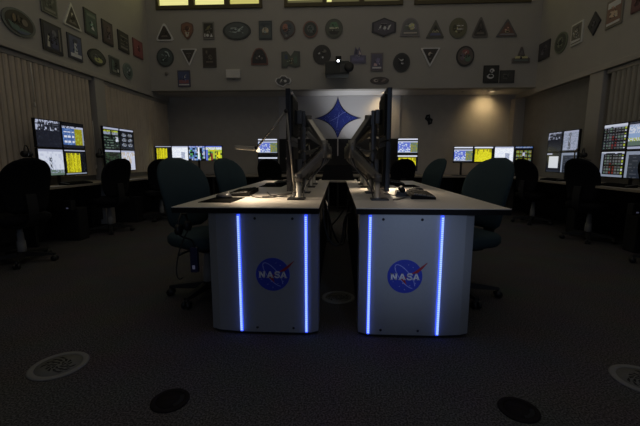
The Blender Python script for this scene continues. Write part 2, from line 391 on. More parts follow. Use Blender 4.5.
# ------------------------------------------------------------------ emblem boards
PLAQUES = [
('L', 4.21, 2.575, 0.446, 0.292, 'oval', (44, 46, 44), (24, 20, 18), [('poly', (34, 52, 48), [(-0.85, -0.1), (0.2, -0.45), (0.8, -0.55), (0.5, -0.85), (-0.1, -0.95), (-0.6, -0.7)]), ('poly', (36, 44, 62), [(-0.3, -0.75), (0.75, -0.6), (0.4, -0.9), (-0.1, -0.97)]), ('ell', (58, 48, 40), 0.35, 0.15, 0.22, 0.3), ('ell', (60, 44, 26), -0.4, 0.25, 0.12, 0.35), ('ell', (40, 30, 24), -0.1, 0.35, 0.1, 0.3)], 'large oval emblem board with dark landscape and blue-green base, nearest on the left wall'),
('L', 4.692, 2.966, 0.259, 0.248, 'rect', (52, 52, 46), (30, 32, 28), [('poly', (58, 56, 50), [(-0.8, -0.9), (0.8, -0.9), (0.8, -0.6), (-0.8, -0.6)]), ('poly', (46, 46, 40), [(-0.6, -0.4), (-0.3, -0.4), (-0.3, 0.8), (-0.6, 0.8)]), ('poly', (50, 50, 44), [(0.0, -0.3), (0.7, 0.5), (0.5, 0.7), (-0.1, -0.1)])], 'grey rectangular emblem board cut by the top of the view on left wall'),
('L', 5.087, 2.981, 0.346, 0.323, 'tri', (82, 76, 66), (30, 26, 22), [('poly', (78, 72, 62), [(-0.16, -0.1), (0.1, -0.1), (0.02, 0.35), (-0.1, 0.35)]), ('poly', (56, 50, 44), [(-0.6, -0.75), (0.5, -0.75), (0.2, -0.45), (-0.35, -0.45)])], 'triangular emblem board with pale grey border on the left wall'),
('L', 4.691, 2.561, 0.325, 0.352, 'rect', (22, 20, 20), (26, 25, 34), [('poly', (74, 70, 62), [(-0.75, -0.85), (-0.45, -0.85), (-0.45, 0.0), (-0.62, 0.1)]), ('poly', (34, 34, 58), [(-0.2, -0.85), (0.55, -0.85), (0.55, -0.1), (-0.2, 0.0)]), ('ell', (52, 50, 58), 0.15, 0.4, 0.28, 0.28), ('poly', (60, 54, 48), [(0.7, -0.9), (0.85, -0.9), (0.85, 0.9), (0.7, 0.9)])], 'large dark rectangular emblem board with a blue block and white streak'),
('L', 5.093, 2.564, 0.269, 0.327, 'rect', (28, 27, 32), (38, 42, 66), [('poly', (96, 88, 72), [(-0.9, -0.95), (0.9, -0.95), (0.9, -0.62), (-0.9, -0.62)]), ('poly', (74, 72, 84), [(-0.3, -0.6), (0.3, -0.6), (0.18, 0.5), (-0.18, 0.5)]), ('ell', (30, 30, 44), 0.0, 0.6, 0.4, 0.2)], 'blue rectangular emblem board with white strip along its bottom'),
('L', 5.475, 3.016, 0.272, 0.347, 'rect', (24, 24, 22), (30, 44, 38), [('poly', (96, 94, 86), [(-0.1, -0.55), (0.5, -0.65), (0.25, -0.2), (0.1, 0.3), (0, -0.1)]), ('poly', (50, 58, 50), [(-0.8, 0.55), (0.8, 0.55), (0.8, 0.8), (-0.8, 0.8)])], 'dark green rectangular emblem board with white rocket shape'),
('L', 5.867, 3.006, 0.261, 0.343, 'rect', (24, 20, 20), (38, 27, 30), [('poly', (64, 56, 66), [(-0.1, -0.6), (0.3, -0.6), (0.25, -0.1), (0, -0.05)]), ('ell', (52, 36, 34), 0.1, 0.45, 0.45, 0.3)], 'dark maroon rectangular emblem board with small pale mark near its foot'),
('L', 6.294, 3.002, 0.303, 0.317, 'rect', (24, 22, 20), (28, 26, 24), [('poly', (60, 56, 50), [(-0.8, -0.85), (0.8, -0.85), (0.8, -0.62), (-0.8, -0.62)]), ('poly', (52, 48, 42), [(-0.8, -0.4), (0.8, -0.4), (0.8, -0.28), (-0.8, -0.28)]), ('poly', (54, 50, 40), [(-0.8, 0.0), (0.8, 0.0), (0.8, 0.14), (-0.8, 0.14)]), ('poly', (60, 56, 46), [(-0.8, 0.5), (0.8, 0.5), (0.8, 0.62), (-0.8, 0.62)])], 'black rectangular emblem board with pale horizontal stripes'),
('L', 6.743, 3.019, 0.314, 0.304, 'rect', (66, 26, 26), (84, 32, 32), [('poly', (56, 22, 24), [(-0.1, -0.5), (0.35, -0.3), (0.35, 0.2), (-0.1, 0.1)])], 'red rectangular emblem board near the left corner of the room'),
('L', 5.554, 2.558, 0.414, 0.238, 'lens', (22, 21, 18), (34, 36, 30), [('ell', (66, 66, 30), 0.1, -0.35, 0.55, 0.38), ('ell', (60, 56, 56), -0.2, 0.1, 0.25, 0.28)], 'dark oval emblem board with olive green lower half on left wall'),
('L', 5.989, 2.54, 0.264, 0.274, 'rect', (46, 48, 42), (26, 28, 26), [('poly', (40, 54, 46), [(-0.8, -0.9), (-0.3, -0.9), (-0.2, 0.6), (-0.8, 0.8)]), ('poly', (88, 84, 78), [(0.45, -0.75), (0.7, -0.75), (0.7, -0.35), (0.45, -0.35)]), ('poly', (60, 62, 54), [(-0.8, -0.9), (0.2, -0.9), (0.1, -0.6), (-0.8, -0.6)])], 'small green and black rectangular emblem board above the pilaster'),
('L', 6.364, 2.545, 0.286, 0.274, 'oval', (58, 64, 58), (42, 52, 48), [('poly', (72, 80, 74), [(-0.5, -0.3), (0.1, 0.2), (0.5, 0.5), (0.2, 0.0)]), ('ell', (30, 36, 34), 0.3, -0.2, 0.25, 0.4)], 'small grey-teal round emblem board, lowest on the left wall'),
('B', -3.321, 3.435, 0.341, 0.314, 'rtri', (82, 76, 72), (26, 22, 20), [('poly', (52, 44, 40), [(-0.5, -0.62), (0.5, -0.62), (0.35, -0.4), (-0.35, -0.4)]), ('poly', (38, 30, 28), [(-0.2, -0.2), (0.2, -0.2), (0, 0.4)])], 'rounded triangular emblem board with pale border at the left end of the back wall'),
('B', -2.878, 3.45, 0.252, 0.322, 'shield', (60, 36, 26), (72, 38, 24), [('poly', (70, 64, 58), [(-0.4, -0.2), (0.4, -0.2), (0.2, -0.75), (-0.15, -0.85)]), ('ell', (46, 26, 20), 0, 0.3, 0.4, 0.3)], 'rust red shield-shaped emblem board with grey foot'),
('B', -2.467, 3.447, 0.222, 0.311, 'rect', (58, 54, 50), (44, 40, 34), [('poly', (24, 22, 16), [(-0.9, -0.3), (0.9, -0.3), (0.9, 0.95), (-0.9, 0.95)]), ('poly', (60, 54, 24), [(-0.5, 0), (0.2, 0.2), (0.5, 0.7), (-0.2, 0.5)]), ('poly', (110, 102, 94), [(-0.85, -0.9), (-0.65, -0.9), (-0.65, -0.45), (-0.85, -0.45)]), ('ell', (110, 102, 94), -0.2, -0.68, 0.28, 0.2), ('poly', (110, 102, 94), [(0.3, -0.9), (0.85, -0.9), (0.6, -0.45)])], 'small square emblem board in olive with white lettering strip below'),
('B', -1.925, 3.434, 0.536, 0.32, 'oval', (26, 28, 28), (38, 42, 42), [('poly', (66, 68, 66), [(-0.5, 0.3), (0.1, 0.3), (0.1, 0.4), (-0.5, 0.4)]), ('poly', (66, 70, 70), [(-0.7, -0.1), (-0.1, -0.3), (0.6, 0.5), (0.5, 0.55), (-0.1, -0.15)]), ('poly', (60, 62, 60), [(0, -0.1), (0.4, -0.3), (0.45, -0.2), (0.05, 0.05)])], 'wide dark grey oval emblem board with pale line drawing'),
('B', -1.381, 3.438, 0.247, 0.327, 'rect', (28, 32, 34), (36, 42, 44), [('ell', (74, 64, 48), 0, -0.1, 0.6, 0.45), ('poly', (46, 40, 34), [(-0.6, -0.65), (0.6, -0.65), (0.6, -0.35), (-0.6, -0.35)]), ('poly', (28, 34, 40), [(-0.85, 0.6), (0.85, 0.6), (0.85, 0.9), (-0.85, 0.9)])], 'teal rectangular emblem board with tan dome in its middle'),
('B', -0.96, 3.436, 0.292, 0.335, 'tailed', (50, 36, 30), (40, 42, 44), [('ell', (92, 46, 32), -0.35, 0.25, 0.42, 0.5), ('ell', (30, 36, 44), 0.3, 0.3, 0.3, 0.4), ('ell', (66, 60, 56), -0.2, -0.75, 0.18, 0.15)], 'round red and dark emblem board with a small tail at its foot'),
('B', -0.532, 3.438, 0.281, 0.299, 'oval', (74, 42, 34), (30, 32, 30), [('ell', (52, 56, 54), 0, 0.05, 0.55, 0.55), ('poly', (38, 52, 46), [(-0.2, -0.3), (0.4, 0.0), (0.3, 0.4), (-0.1, 0.2)])], 'round emblem board with red rim and grey centre'),
('B', -0.092, 3.444, 0.335, 0.341, 'oval', (40, 40, 34), (42, 44, 36), [('poly', (34, 66, 40), [(-0.6, 0.15), (0.6, 0.15), (0.35, 0.75), (-0.35, 0.75)]), ('poly', (28, 26, 24), [(-0.75, -0.35), (0.75, -0.35), (0.4, -0.75), (-0.4, -0.75)]), ('poly', (78, 74, 58), [(-0.6, -0.05), (0.6, -0.05), (0.6, 0.12), (-0.6, 0.12)])], 'round emblem board with green top and dark lower half'),
('B', 0.833, 3.45, 0.442, 0.331, 'hex', (26, 24, 28), (40, 36, 44), [('poly', (92, 86, 84), [(-0.6, -0.3), (-0.45, -0.3), (-0.2, 0.2), (-0.35, 0.25)]), ('ell', (84, 78, 78), 0.05, -0.1, 0.16, 0.22), ('poly', (92, 86, 88), [(0.3, -0.3), (0.45, -0.35), (0.7, 0.3), (0.5, 0.3)]), ('poly', (60, 56, 60), [(-0.3, 0.4), (0.3, 0.4), (0.3, 0.5), (-0.3, 0.5)])], 'dark six-sided emblem board with pale script on the back wall'),
('B', 1.314, 3.446, 0.356, 0.32, 'arch', (62, 56, 58), (52, 50, 50), [('ell', (112, 78, 34), 0.15, 0.05, 0.42, 0.42), ('poly', (46, 52, 44), [(-0.7, -0.3), (-0.2, -0.3), (-0.2, 0.3), (-0.6, 0.2)]), ('poly', (64, 56, 66), [(0.4, -0.3), (0.75, -0.3), (0.7, 0.3), (0.5, 0.4)]), ('poly', (74, 66, 60), [(-0.8, -0.85), (0.8, -0.85), (0.8, -0.72), (-0.8, -0.72)])], 'arched emblem board with glowing orange sun disc'),
('B', 1.771, 3.408, 0.336, 0.312, 'tri', (44, 42, 38), (40, 38, 28), [('poly', (24, 24, 20), [(-0.35, 0.0), (0.35, 0.0), (0.05, 0.6), (-0.05, 0.6)]), ('poly', (44, 44, 72), [(-0.8, -0.85), (0.8, -0.85), (0.6, -0.5), (-0.6, -0.5)]), ('poly', (72, 66, 44), [(-0.5, -0.4), (0.5, -0.4), (0.3, -0.1), (-0.3, -0.1)])], 'small triangular emblem board with blue base and dark peak'),
('B', 2.183, 3.414, 0.325, 0.354, 'oval', (48, 46, 32), (50, 46, 28), [('poly', (96, 90, 68), [(-0.2, 0.2), (0.65, 0.2), (0.65, 0.32), (-0.2, 0.32)]), ('poly', (96, 90, 68), [(-0.2, -0.2), (0.65, -0.2), (0.65, -0.08), (-0.2, -0.08)]), ('ell', (34, 32, 20), -0.5, 0, 0.25, 0.4)], 'round olive emblem board with pale ruled lines'),
('B', 2.582, 3.425, 0.296, 0.353, 'rtri', (50, 44, 42), (30, 26, 24), [('poly', (44, 36, 34), [(-0.2, -0.5), (0.2, -0.5), (0.1, 0.5), (-0.1, 0.5)]), ('poly', (58, 50, 44), [(-0.6, -0.75), (0.6, -0.75), (0.5, -0.6), (-0.5, -0.6)])], 'tall dark brown rounded triangular emblem board'),
('B', 3.061, 3.404, 0.392, 0.309, 'tri', (44, 42, 44), (58, 34, 28), [('ell', (120, 70, 46), 0, -0.35, 0.3, 0.22), ('poly', (60, 58, 62), [(-0.9, -0.92), (0.9, -0.92), (0.75, -0.7), (-0.75, -0.7)])], 'triangular emblem board with glowing red-orange centre over grey base'),
('B', -3.337, 2.977, 0.335, 0.348, 'oval', (26, 28, 28), (34, 42, 42), [('poly', (66, 74, 72), [(0.0, 0.65), (0.35, 0.55), (0.6, 0.0), (0.65, 0.1), (0.45, 0.65), (0.1, 0.78)]), ('poly', (22, 26, 26), [(-0.6, -0.3), (0.3, -0.3), (0.3, -0.15), (-0.6, -0.15)]), ('poly', (22, 26, 26), [(-0.6, -0.55), (0.3, -0.55), (0.3, -0.42), (-0.6, -0.42)])], 'dark teal round emblem board with pale arc on its right'),
('B', -2.87, 2.971, 0.323, 0.31, 'itri', (98, 90, 84), (30, 26, 24), [('poly', (58, 50, 46), [(-0.4, 0.35), (0.4, 0.35), (0.3, 0.5), (-0.3, 0.5)]), ('poly', (48, 40, 38), [(-0.15, -0.2), (0.15, -0.2), (0.2, 0.2), (-0.2, 0.2)])], 'white-edged upside-down triangular emblem board beside the round teal one'),
('B', -2.47, 2.96, 0.263, 0.355, 'rect', (34, 28, 24), (28, 22, 20), [('poly', (56, 48, 40), [(-0.6, -0.6), (0.6, -0.6), (0.6, -0.45), (-0.6, -0.45)]), ('ell', (50, 44, 38), 0.15, 0.0, 0.4, 0.3), ('poly', (54, 46, 38), [(-0.6, 0.5), (-0.3, 0.5), (-0.3, 0.85), (-0.6, 0.85)])], 'dark brown rectangular emblem board in the lower row of back wall'),
('B', -1.507, 2.971, 0.326, 0.307, 'dome', (66, 34, 28), (24, 22, 24), [('ell', (128, 120, 116), 0, 0.0, 0.12, 0.14), ('ell', (60, 52, 50), -0.35, -0.25, 0.15, 0.15), ('ell', (54, 48, 46), 0.35, -0.3, 0.16, 0.16)], 'dome-shaped emblem board with dark red rim and white dot'),
('B', -0.909, 2.909, 0.353, 0.307, 'notch', (36, 38, 36), (40, 44, 36), [('poly', (70, 58, 40), [(-0.2, -0.5), (0.2, -0.7), (0.3, 0.2), (0.0, 0.1)]), ('poly', (30, 38, 56), [(-0.8, 0.0), (-0.35, 0.0), (-0.4, 0.6), (-0.75, 0.7)]), ('poly', (36, 54, 42), [(0.4, -0.6), (0.8, -0.6), (0.8, 0.4), (0.45, 0.3)])], 'irregular emblem board in green, blue and tan with notched top'),
('B', -0.316, 2.986, 0.34, 0.349, 'oval', (28, 26, 24), (26, 24, 24), [('ell', (104, 98, 94), -0.35, 0.15, 0.16, 0.14), ('ell', (110, 104, 104), 0.1, -0.35, 0.12, 0.13), ('ell', (54, 50, 46), 0.3, 0.4, 0.3, 0.2)], 'black round emblem board with two white dots beside the projector'),
('B', 0.361, 2.968, 0.3, 0.294, 'house', (48, 44, 60), (50, 46, 66), [('poly', (34, 30, 44), [(-0.5, 0.1), (-0.1, 0.1), (-0.1, 0.75), (-0.35, 0.85)]), ('poly', (58, 54, 84), [(-0.85, -0.8), (0.85, -0.8), (0.85, -0.35), (-0.85, -0.35)]), ('poly', (76, 64, 60), [(0.1, 0.05), (0.5, 0.05), (0.15, 0.7)])], 'violet-blue emblem board shaped like a block with tower, right of the projector'),
('B', 0.714, 2.843, 0.233, 0.322, 'rect', (56, 48, 50), (46, 42, 58), [('poly', (96, 76, 72), [(-0.85, -0.9), (0.85, -0.9), (0.85, -0.68), (-0.85, -0.68)]), ('poly', (64, 56, 88), [(-0.2, -0.2), (0.4, -0.3), (0.6, 0.4), (0, 0.5)]), ('poly', (84, 60, 60), [(-0.6, -0.55), (0.1, -0.55), (0.0, -0.25), (-0.5, -0.2)])], 'small purple rectangular emblem board with pinkish foot'),
('B', 1.175, 2.824, 0.315, 0.348, 'oval', (26, 26, 26), (20, 20, 22), [('poly', (120, 116, 112), [(-0.5, 0.55), (-0.1, 0.3), (0, 0.35), (0.4, 0.55), (0.15, 0.2), (-0.1, 0.15)]), ('ell', (100, 96, 96), 0.1, -0.1, 0.18, 0.12)], 'black round emblem board with white winged shape'),
('B', 1.698, 2.91, 0.367, 0.337, 'itri', (108, 100, 90), (26, 22, 20), [('ell', (76, 66, 60), 0, 0.3, 0.28, 0.28), ('poly', (54, 46, 42), [(-0.1, -0.4), (0.1, -0.4), (0.15, 0.0), (-0.15, 0.0)])], 'cream-edged upside-down triangular emblem board on right half of back wall'),
('B', 2.337, 2.923, 0.328, 0.361, 'oval', (22, 20, 20), (46, 38, 34), [('ell', (84, 34, 32), 0.0, 0.45, 0.5, 0.32), ('ell', (38, 58, 44), 0.3, -0.25, 0.4, 0.4), ('ell', (56, 44, 54), -0.4, -0.1, 0.3, 0.4)], 'round black-rimmed emblem board with red top and green side'),
('B', 3.348, 2.933, 0.323, 0.279, 'peak', (54, 46, 42), (36, 32, 34), [('poly', (110, 68, 34), [(-0.9, -0.55), (0.9, -0.55), (0.75, -0.2), (-0.75, -0.2)]), ('poly', (52, 46, 48), [(-0.3, 0.0), (0.3, 0.0), (0, 0.75)]), ('poly', (50, 56, 52), [(-0.9, -0.95), (0.9, -0.95), (0.9, -0.7), (-0.9, -0.7)])], 'peaked emblem board with bright orange band near the right corner'),
('B', -2.99, 2.58, 0.248, 0.307, 'rect', (34, 30, 44), (30, 36, 66), [('poly', (80, 34, 38), [(-0.9, -0.7), (0.9, -0.7), (0.9, -0.2), (-0.9, -0.2)]), ('poly', (98, 92, 88), [(-0.95, -0.97), (0.95, -0.97), (0.95, -0.8), (-0.95, -0.8)]), ('poly', (74, 78, 96), [(-0.2, 0.0), (0.3, 0.1), (0.5, 0.6), (0.2, 0.4)])], 'blue and red rectangular emblem board, lowest at the left of back wall'),
('B', -1.059, 2.514, 0.318, 0.211, 'cloud', (104, 100, 98), (34, 34, 36), [('poly', (104, 100, 98), [(-0.5, -0.3), (-0.35, -0.35), (-0.1, 0.35), (-0.25, 0.4)]), ('ell', (92, 88, 86), 0.3, 0.0, 0.22, 0.28)], 'small cloud-shaped emblem board with white outline above the left monitors'),
('B', 0.773, 2.505, 0.358, 0.136, 'oval', (34, 28, 28), (40, 34, 32), [('ell', (70, 62, 58), -0.45, 0.0, 0.3, 0.45), ('ell', (32, 26, 26), -0.4, 0.0, 0.16, 0.25), ('poly', (66, 52, 50), [(0.1, -0.5), (0.6, -0.2), (0.85, 0.5), (0.6, 0.6), (0.3, 0.1)])], 'small low oval emblem board with looping script under the purple one'),
('B', 2.826, 2.599, 0.282, 0.311, 'rect', (16, 15, 14), (20, 19, 18), [('ell', (104, 98, 92), -0.1, -0.3, 0.55, 0.35), ('ell', (20, 19, 18), -0.05, -0.25, 0.34, 0.18), ('ell', (96, 90, 84), 0.1, 0.45, 0.35, 0.3), ('ell', (22, 20, 19), 0.0, 0.42, 0.14, 0.12)], 'black square emblem board with white swirl low on the back wall'),
('B', 3.12, 2.553, 0.264, 0.223, 'rect', (22, 21, 20), (27, 26, 25), [('poly', (44, 42, 40), [(-0.7, -0.4), (0.2, -0.4), (0.2, 0.5), (-0.7, 0.5)]), ('poly', (20, 19, 18), [(-0.5, -0.2), (0.0, -0.2), (0.0, 0.3), (-0.5, 0.3)])], 'small dark rectangular emblem board touching the black swirl board'),
('R', 6.946, 2.948, 0.344, 0.3, 'rect', (24, 21, 24), (28, 25, 30), [('poly', (52, 48, 54), [(-0.6, -0.4), (0.0, -0.6), (0.2, 0.3), (-0.3, 0.2)]), ('ell', (44, 40, 44), 0.4, 0.3, 0.25, 0.35)], 'dark rectangular emblem board nearest the right corner of the room'),
('R', 6.459, 2.934, 0.344, 0.327, 'oval', (52, 56, 40), (36, 38, 30), [('ell', (60, 62, 48), 0, 0, 0.55, 0.6), ('ell', (20, 22, 18), 0.0, 0.0, 0.28, 0.3)], 'green-rimmed round emblem board on the right wall'),
('R', 6.059, 2.944, 0.268, 0.32, 'rect', (84, 80, 66), (56, 52, 44), [('poly', (40, 38, 32), [(-0.3, -0.5), (0.4, -0.2), (0.5, 0.8), (-0.2, 0.7)]), ('poly', (88, 84, 74), [(-0.9, -0.9), (0.9, -0.9), (0.9, -0.7), (-0.9, -0.6)])], 'cream-edged rectangular emblem board on the right wall'),
('R', 5.681, 2.955, 0.264, 0.326, 'diamond', (22, 20, 22), (28, 26, 30), [('poly', (50, 46, 52), [(-0.2, -0.2), (0.2, -0.3), (0.2, 0.2), (-0.1, 0.3)])], 'black diamond-shaped emblem board on the right wall'),
('R', 5.298, 2.963, 0.295, 0.355, 'rect', (60, 54, 46), (74, 46, 36), [('poly', (92, 88, 80), [(-0.95, -0.98), (0.95, -0.98), (0.95, -0.78), (-0.95, -0.78)]), ('poly', (96, 92, 84), [(-0.9, 0.45), (0.9, 0.45), (0.9, 0.95), (-0.9, 0.95)]), ('poly', (92, 62, 48), [(-0.6, -0.3), (0.6, -0.5), (0.5, 0.0), (-0.5, 0.2)])], 'tall rust and cream rectangular emblem board on the right wall'),
('R', 4.912, 2.938, 0.203, 0.218, 'rect', (50, 24, 28), (58, 28, 32), [('ell', (40, 20, 24), 0, 0, 0.4, 0.5)], 'dark red emblem board cut by the right edge of view')
]

def outline(sh):
    E = lambda n=28, rx=1, ry=1: [(rx * math.cos(2 * PI * k / n), ry * math.sin(2 * PI * k / n)) for k in range(n)]
    def rnd(pts, r=.22, n=4):
        out = []
        for i, p in enumerate(pts):
            p = Vector(p); a = Vector(pts[i - 1]); c = Vector(pts[(i + 1) % len(pts)])
            p0 = p + (a - p) * min(.45, r); p1 = p + (c - p) * min(.45, r)
            for k in range(n + 1):
                s_ = k / n; out.append(tuple(p0 * (1 - s_) ** 2 + p * 2 * s_ * (1 - s_) + p1 * s_ ** 2))
        return out
    if sh == 'oval': return E()
    if sh == 'lens': return [(math.copysign(abs(x) ** 1.15, x), math.copysign(abs(y) ** 1.15, y)) for x, y in E()]
    if sh == 'rect': return [(-1, -1), (1, -1), (1, 1), (-1, 1)]
    if sh == 'tri': return rnd([(-1, -1), (1, -1), (0, 1.05)], .06, 2)
    if sh == 'rtri': return rnd([(-1.12, -1.02), (1.12, -1.02), (0, 1.2)], .2)
    if sh == 'itri': return rnd([(-1, 1), (0, -1.05), (1, 1)], .05, 2)
    if sh == 'shield': return rnd([(-.9, .75), (-.95, .0), (-.45, -.7), (0, -1), (.45, -.7), (.95, .0), (.9, .75), (0, 1)], .2, 2)
    if sh == 'tailed': return [(x, .1 + .9 * y) for x, y in E(24)[:16]] + [(-.45, -1), (-.1, -1)] + [(x, .1 + .9 * y) for x, y in E(24)[19:]]
    if sh == 'hex': return [(-1, -.5), (0, -1), (1, -.5), (1, .5), (0, 1), (-1, .5)]
    if sh == 'arch': return [(-1, -1), (1, -1), (1, -.7)] + [(.88 * math.cos(PI * k / 14), -.1 + 1.1 * math.sin(PI * k / 14)) for k in range(15)] + [(-1, -.7)]
    if sh == 'dome': return [(-1, -1), (1, -1), (.98, -.3), (.75, .4), (.4, .9), (0, 1), (-.4, .9), (-.75, .4), (-.98, -.3)]
    if sh == 'notch': return [(-1, -1), (-.4, -1), (-.3, -.7), (.5, -.95), (1, -.8), (1, .9), (.4, 1), (.0, .35), (-.4, .95), (-1, .9)]
    if sh == 'house': return [(-1, -1), (1, -1), (1, -.05), (.5, -.05), (.15, 1), (-.05, .6), (-.35, 1), (-.55, .0), (-1, -.05)]
    if sh == 'peak': return [(-1, -1), (1, -1), (1, -.45), (.45, -.3), (.1, 1), (-.1, 1), (-.45, -.3), (-1, -.45)]
    if sh == 'cloud': return [(-1, 0), (-.85, .5), (-.45, .6), (-.2, 1), (.3, .95), (.55, .6), (.9, .5), (1, 0), (.8, -.5), (.4, -.55), (.0, -1), (-.4, -.8), (-.7, -.6)]
    if sh == 'diamond': return [(0, -1), (1, 0), (0, 1), (-1, 0)]
def plaque(w, u, v, wd, ht, sh, bc, fc, mo, lab):
    # local frame: x along the wall to the viewer's right, y up, z out of the wall
    if w == 'B': M = Matrix(((1, 0, 0, 0), (0, 0, -1, 0), (0, 1, 0, 0), (0, 0, 0, 1))); loc = (u, YU, v)
    elif w == 'L': M = Matrix(((0, 0, 1, 0), (1, 0, 0, 0), (0, 1, 0, 0), (0, 0, 0, 1))); loc = (-XU, u, v)
    else: M = Matrix(((0, 0, -1, 0), (-1, 0, 0, 0), (0, 1, 0, 0), (0, 0, 0, 1))); loc = (XU, u, v)
    grp = {'B': 'emblem boards on the back wall', 'L': 'emblem boards on the left wall', 'R': 'emblem boards on the right wall'}[w]
    t = thing('emblem_sign', lab, 'emblem', loc, 0, grp)
    ol = outline(sh); hx, hy = wd / 2, ht / 2
    b = MB(); b.prism([(x * hx, y * hy) for x, y in ol], .001, .018, printed(bc), M); b.build('backing_board', t)
    k = .84 if sh not in ('itri', 'tri', 'rtri') else .78
    dy = {'itri': .10, 'tri': -.10, 'rtri': -.08}.get(sh, 0)
    b = MB(); b.prism([(x * hx * k, (y * k + dy) * hy) for x, y in ol], .018, .021, printed(fc), M)
    # fine irregular artwork: small shapes in slightly lighter and darker inks
    r = random.Random(int(abs(u) * 1000 + v * 77))
    inks = [printed(tuple(int(c * q) for c in fc)) for q in (.55, 1.25, 1.6)]
    for j in range(16):
        a, rr = r.uniform(0, 2 * PI), r.uniform(.1, .62)
        ex, ey = rr * math.cos(a), rr * math.sin(a) * .9
        if sh in ('tri', 'rtri', 'peak'): ex *= .45 * (1 - ey * .6); ey = ey * .6 - .2
        if sh == 'itri': ex *= .45 * (1 + ey * .6); ey = ey * .6 + .2
        if sh == 'diamond': ex *= .6; ey *= .6
        if sh in ('notch', 'house', 'cloud'): ex *= .7; ey = ey * .5 - .25
        n, w0, h0, ro = r.choice((3, 4, 5)), r.uniform(.05, .16), r.uniform(.04, .13), r.uniform(0, 3)
        b.prism([((ex + w0 * math.cos(ro + 2 * PI * q / n)) * hx * k, ((ey + h0 * math.sin(ro + 2 * PI * q / n)) * k + dy) * hy) for q in range(n)], .021, .0255 + .00012 * j, inks[r.choice((0, 0, 1, 2))], M)
    f = b.build('emblem_field', t)
    for j, mt in enumerate(mo):
        b = MB(); z1 = .023 + .001 * j
        if mt[0] == 'poly': pts = [(x * hx * k, (y * k + dy) * hy) for x, y in mt[2]]
        else:
            _, _, ex, ey, er, es = mt
            pts = [((ex + er * math.cos(2 * PI * q / 14)) * hx * k, ((ey + es * math.sin(2 * PI * q / 14)) * k + dy) * hy) for q in range(14)]
        b.prism(pts, .021, z1, printed(tuple(mt[1])), M)
        b.build('emblem_motif', f)
for p in PLAQUES: plaque(*p)

# small dark insignia on the lit lower wall
t = thing('wall_insignia', 'small dark irregular insignia on the warm-lit lower wall right of the star mural', 'emblem', (1.90, YB, 1.86))
b = MB(); b.prism([(-.08, .02), (-.05, .10), (.02, .11), (.03, .04), (.085, .01), (.07, -.08), (.0, -.11), (-.02, -.03)], .002, .02, M_BLACKP, MX); b.build('backing_board', t)
b = MB(); b.prism([(-.045, .03), (-.02, .075), (.005, .05)], .02, .024, M_GREY, MX); b.prism([(.02, -.01), (.055, -.03), (.03, -.07)], .02, .024, M_GREY, MX); b.build('emblem_motif', t)

# white box and thermostat on the upper wall
t = thing('wall_speaker', 'white box-shaped wall speaker mounted below the emblem boards', 'speaker', (-2.015, YU, 2.65))
b = MB(); b.box(-.14, .14, -.055, -.005, -.080, .085, M_WHITE, bev=.010); b.build('housing', t)
b = MB(); b.box(-.132, .132, -.062, -.054, -.072, .077, mat('speaker_grille', (.82, .80, .76), rough=.8, noise=.1, nscale=300), bev=.003); b.build('grille', t)
b = MB(); b.box(-.03, .03, -.012, -.002, -.095, -.07, M_GREY); b.build('bracket', t)
t = thing('wall_sensor', 'tiny grey round sensor on the wall at the left end of back wall', 'sensor', (-3.33, YU, 2.68))
b = MB(); b.lathe([(.0, .0), (.035, .0), (.033, .02), (.02, .028), (.0, .028)], mat('sensor_grey', (.3, .28, .25), noise=.05), M=MX.to_3x3().to_4x4(), n=16); b.build('housing', t)
b = MB(); b.lathe([(.0, .028), (.008, .028), (.006, .034), (.0, .034)], M_BLACK, M=MX.to_3x3().to_4x4(), n=10); b.build('lens', t)

# projector on its bracket
t = thing('projector', 'dark projector with a glowing lens on a bracket over the star mural', 'projector', (0, YU, 2.69))
b = MB(); b.box(-.245, .19, -.36, -.06, -.14, .095, mat('projector_shell', (.07, .075, .07), rough=.6, noise=.04), bev=.02); b.build('body', t)
b = MB(); b.lathe([(.0, .0), (.085, .0), (.085, .05), (.07, .06), (.0, .06)], M_BLACK, c=(.185, -.34, -.02), n=20, M=MX.to_3x3().to_4x4()); b.build('cooling_vent', t)
b = MB(); b.tube([(-.01, -.355, .085), (-.01, -.385, .085)], .042, M_BLACK, n=18); le = b.build('lens_barrel', t)
b = MB(); b.lathe([(.0, 0), (.022, 0), (.016, .006), (0, .008)], M_LENS, c=(-.01, -.385, .085), n=16, M=MX.to_3x3().to_4x4()); b.build('lens', le)
b = MB(); b.box(-.06, .05, -.20, -.10, .12, .22, M_BLACK2, bev=.01); b.box(-.03, .03, -.14, .0, .16, .20, M_BLACK2); b.build('bracket', t)
b = MB()
for k in range(6): b.box(.03 + .022 * k, .042 + .022 * k, -.3635, -.359, -.10, .04, M_GREY)
b.build('vent_slots', t)

# recessed downlights in the soffit
def downlight(x, y, label, on):
    t = thing('recessed_downlight', label, 'light', (x, y, ZSO), 0, 'downlights in the soffit')
    b = MB(); b.lathe([(.045, -.012), (.075, -.006), (.075, -.001), (.045, -.001)], M_WHITE, n=24, ring=True); b.build('trim_ring', t)
    b = MB(); b.lathe([(.0, -.005), (.044, -.005), (.044, -.001), (.0, -.001)], M_BULB if on else M_GREY, n=20); b.build('lens', t)
downlight(3.02, 7.52, 'lit recessed downlight in the soffit near the right corner', True)
downlight(.90, 7.52, 'lit recessed downlight in the soffit right of the star', True)
downlight(2.44, 7.50, 'unlit recessed downlight in the soffit between the two lit ones', False)

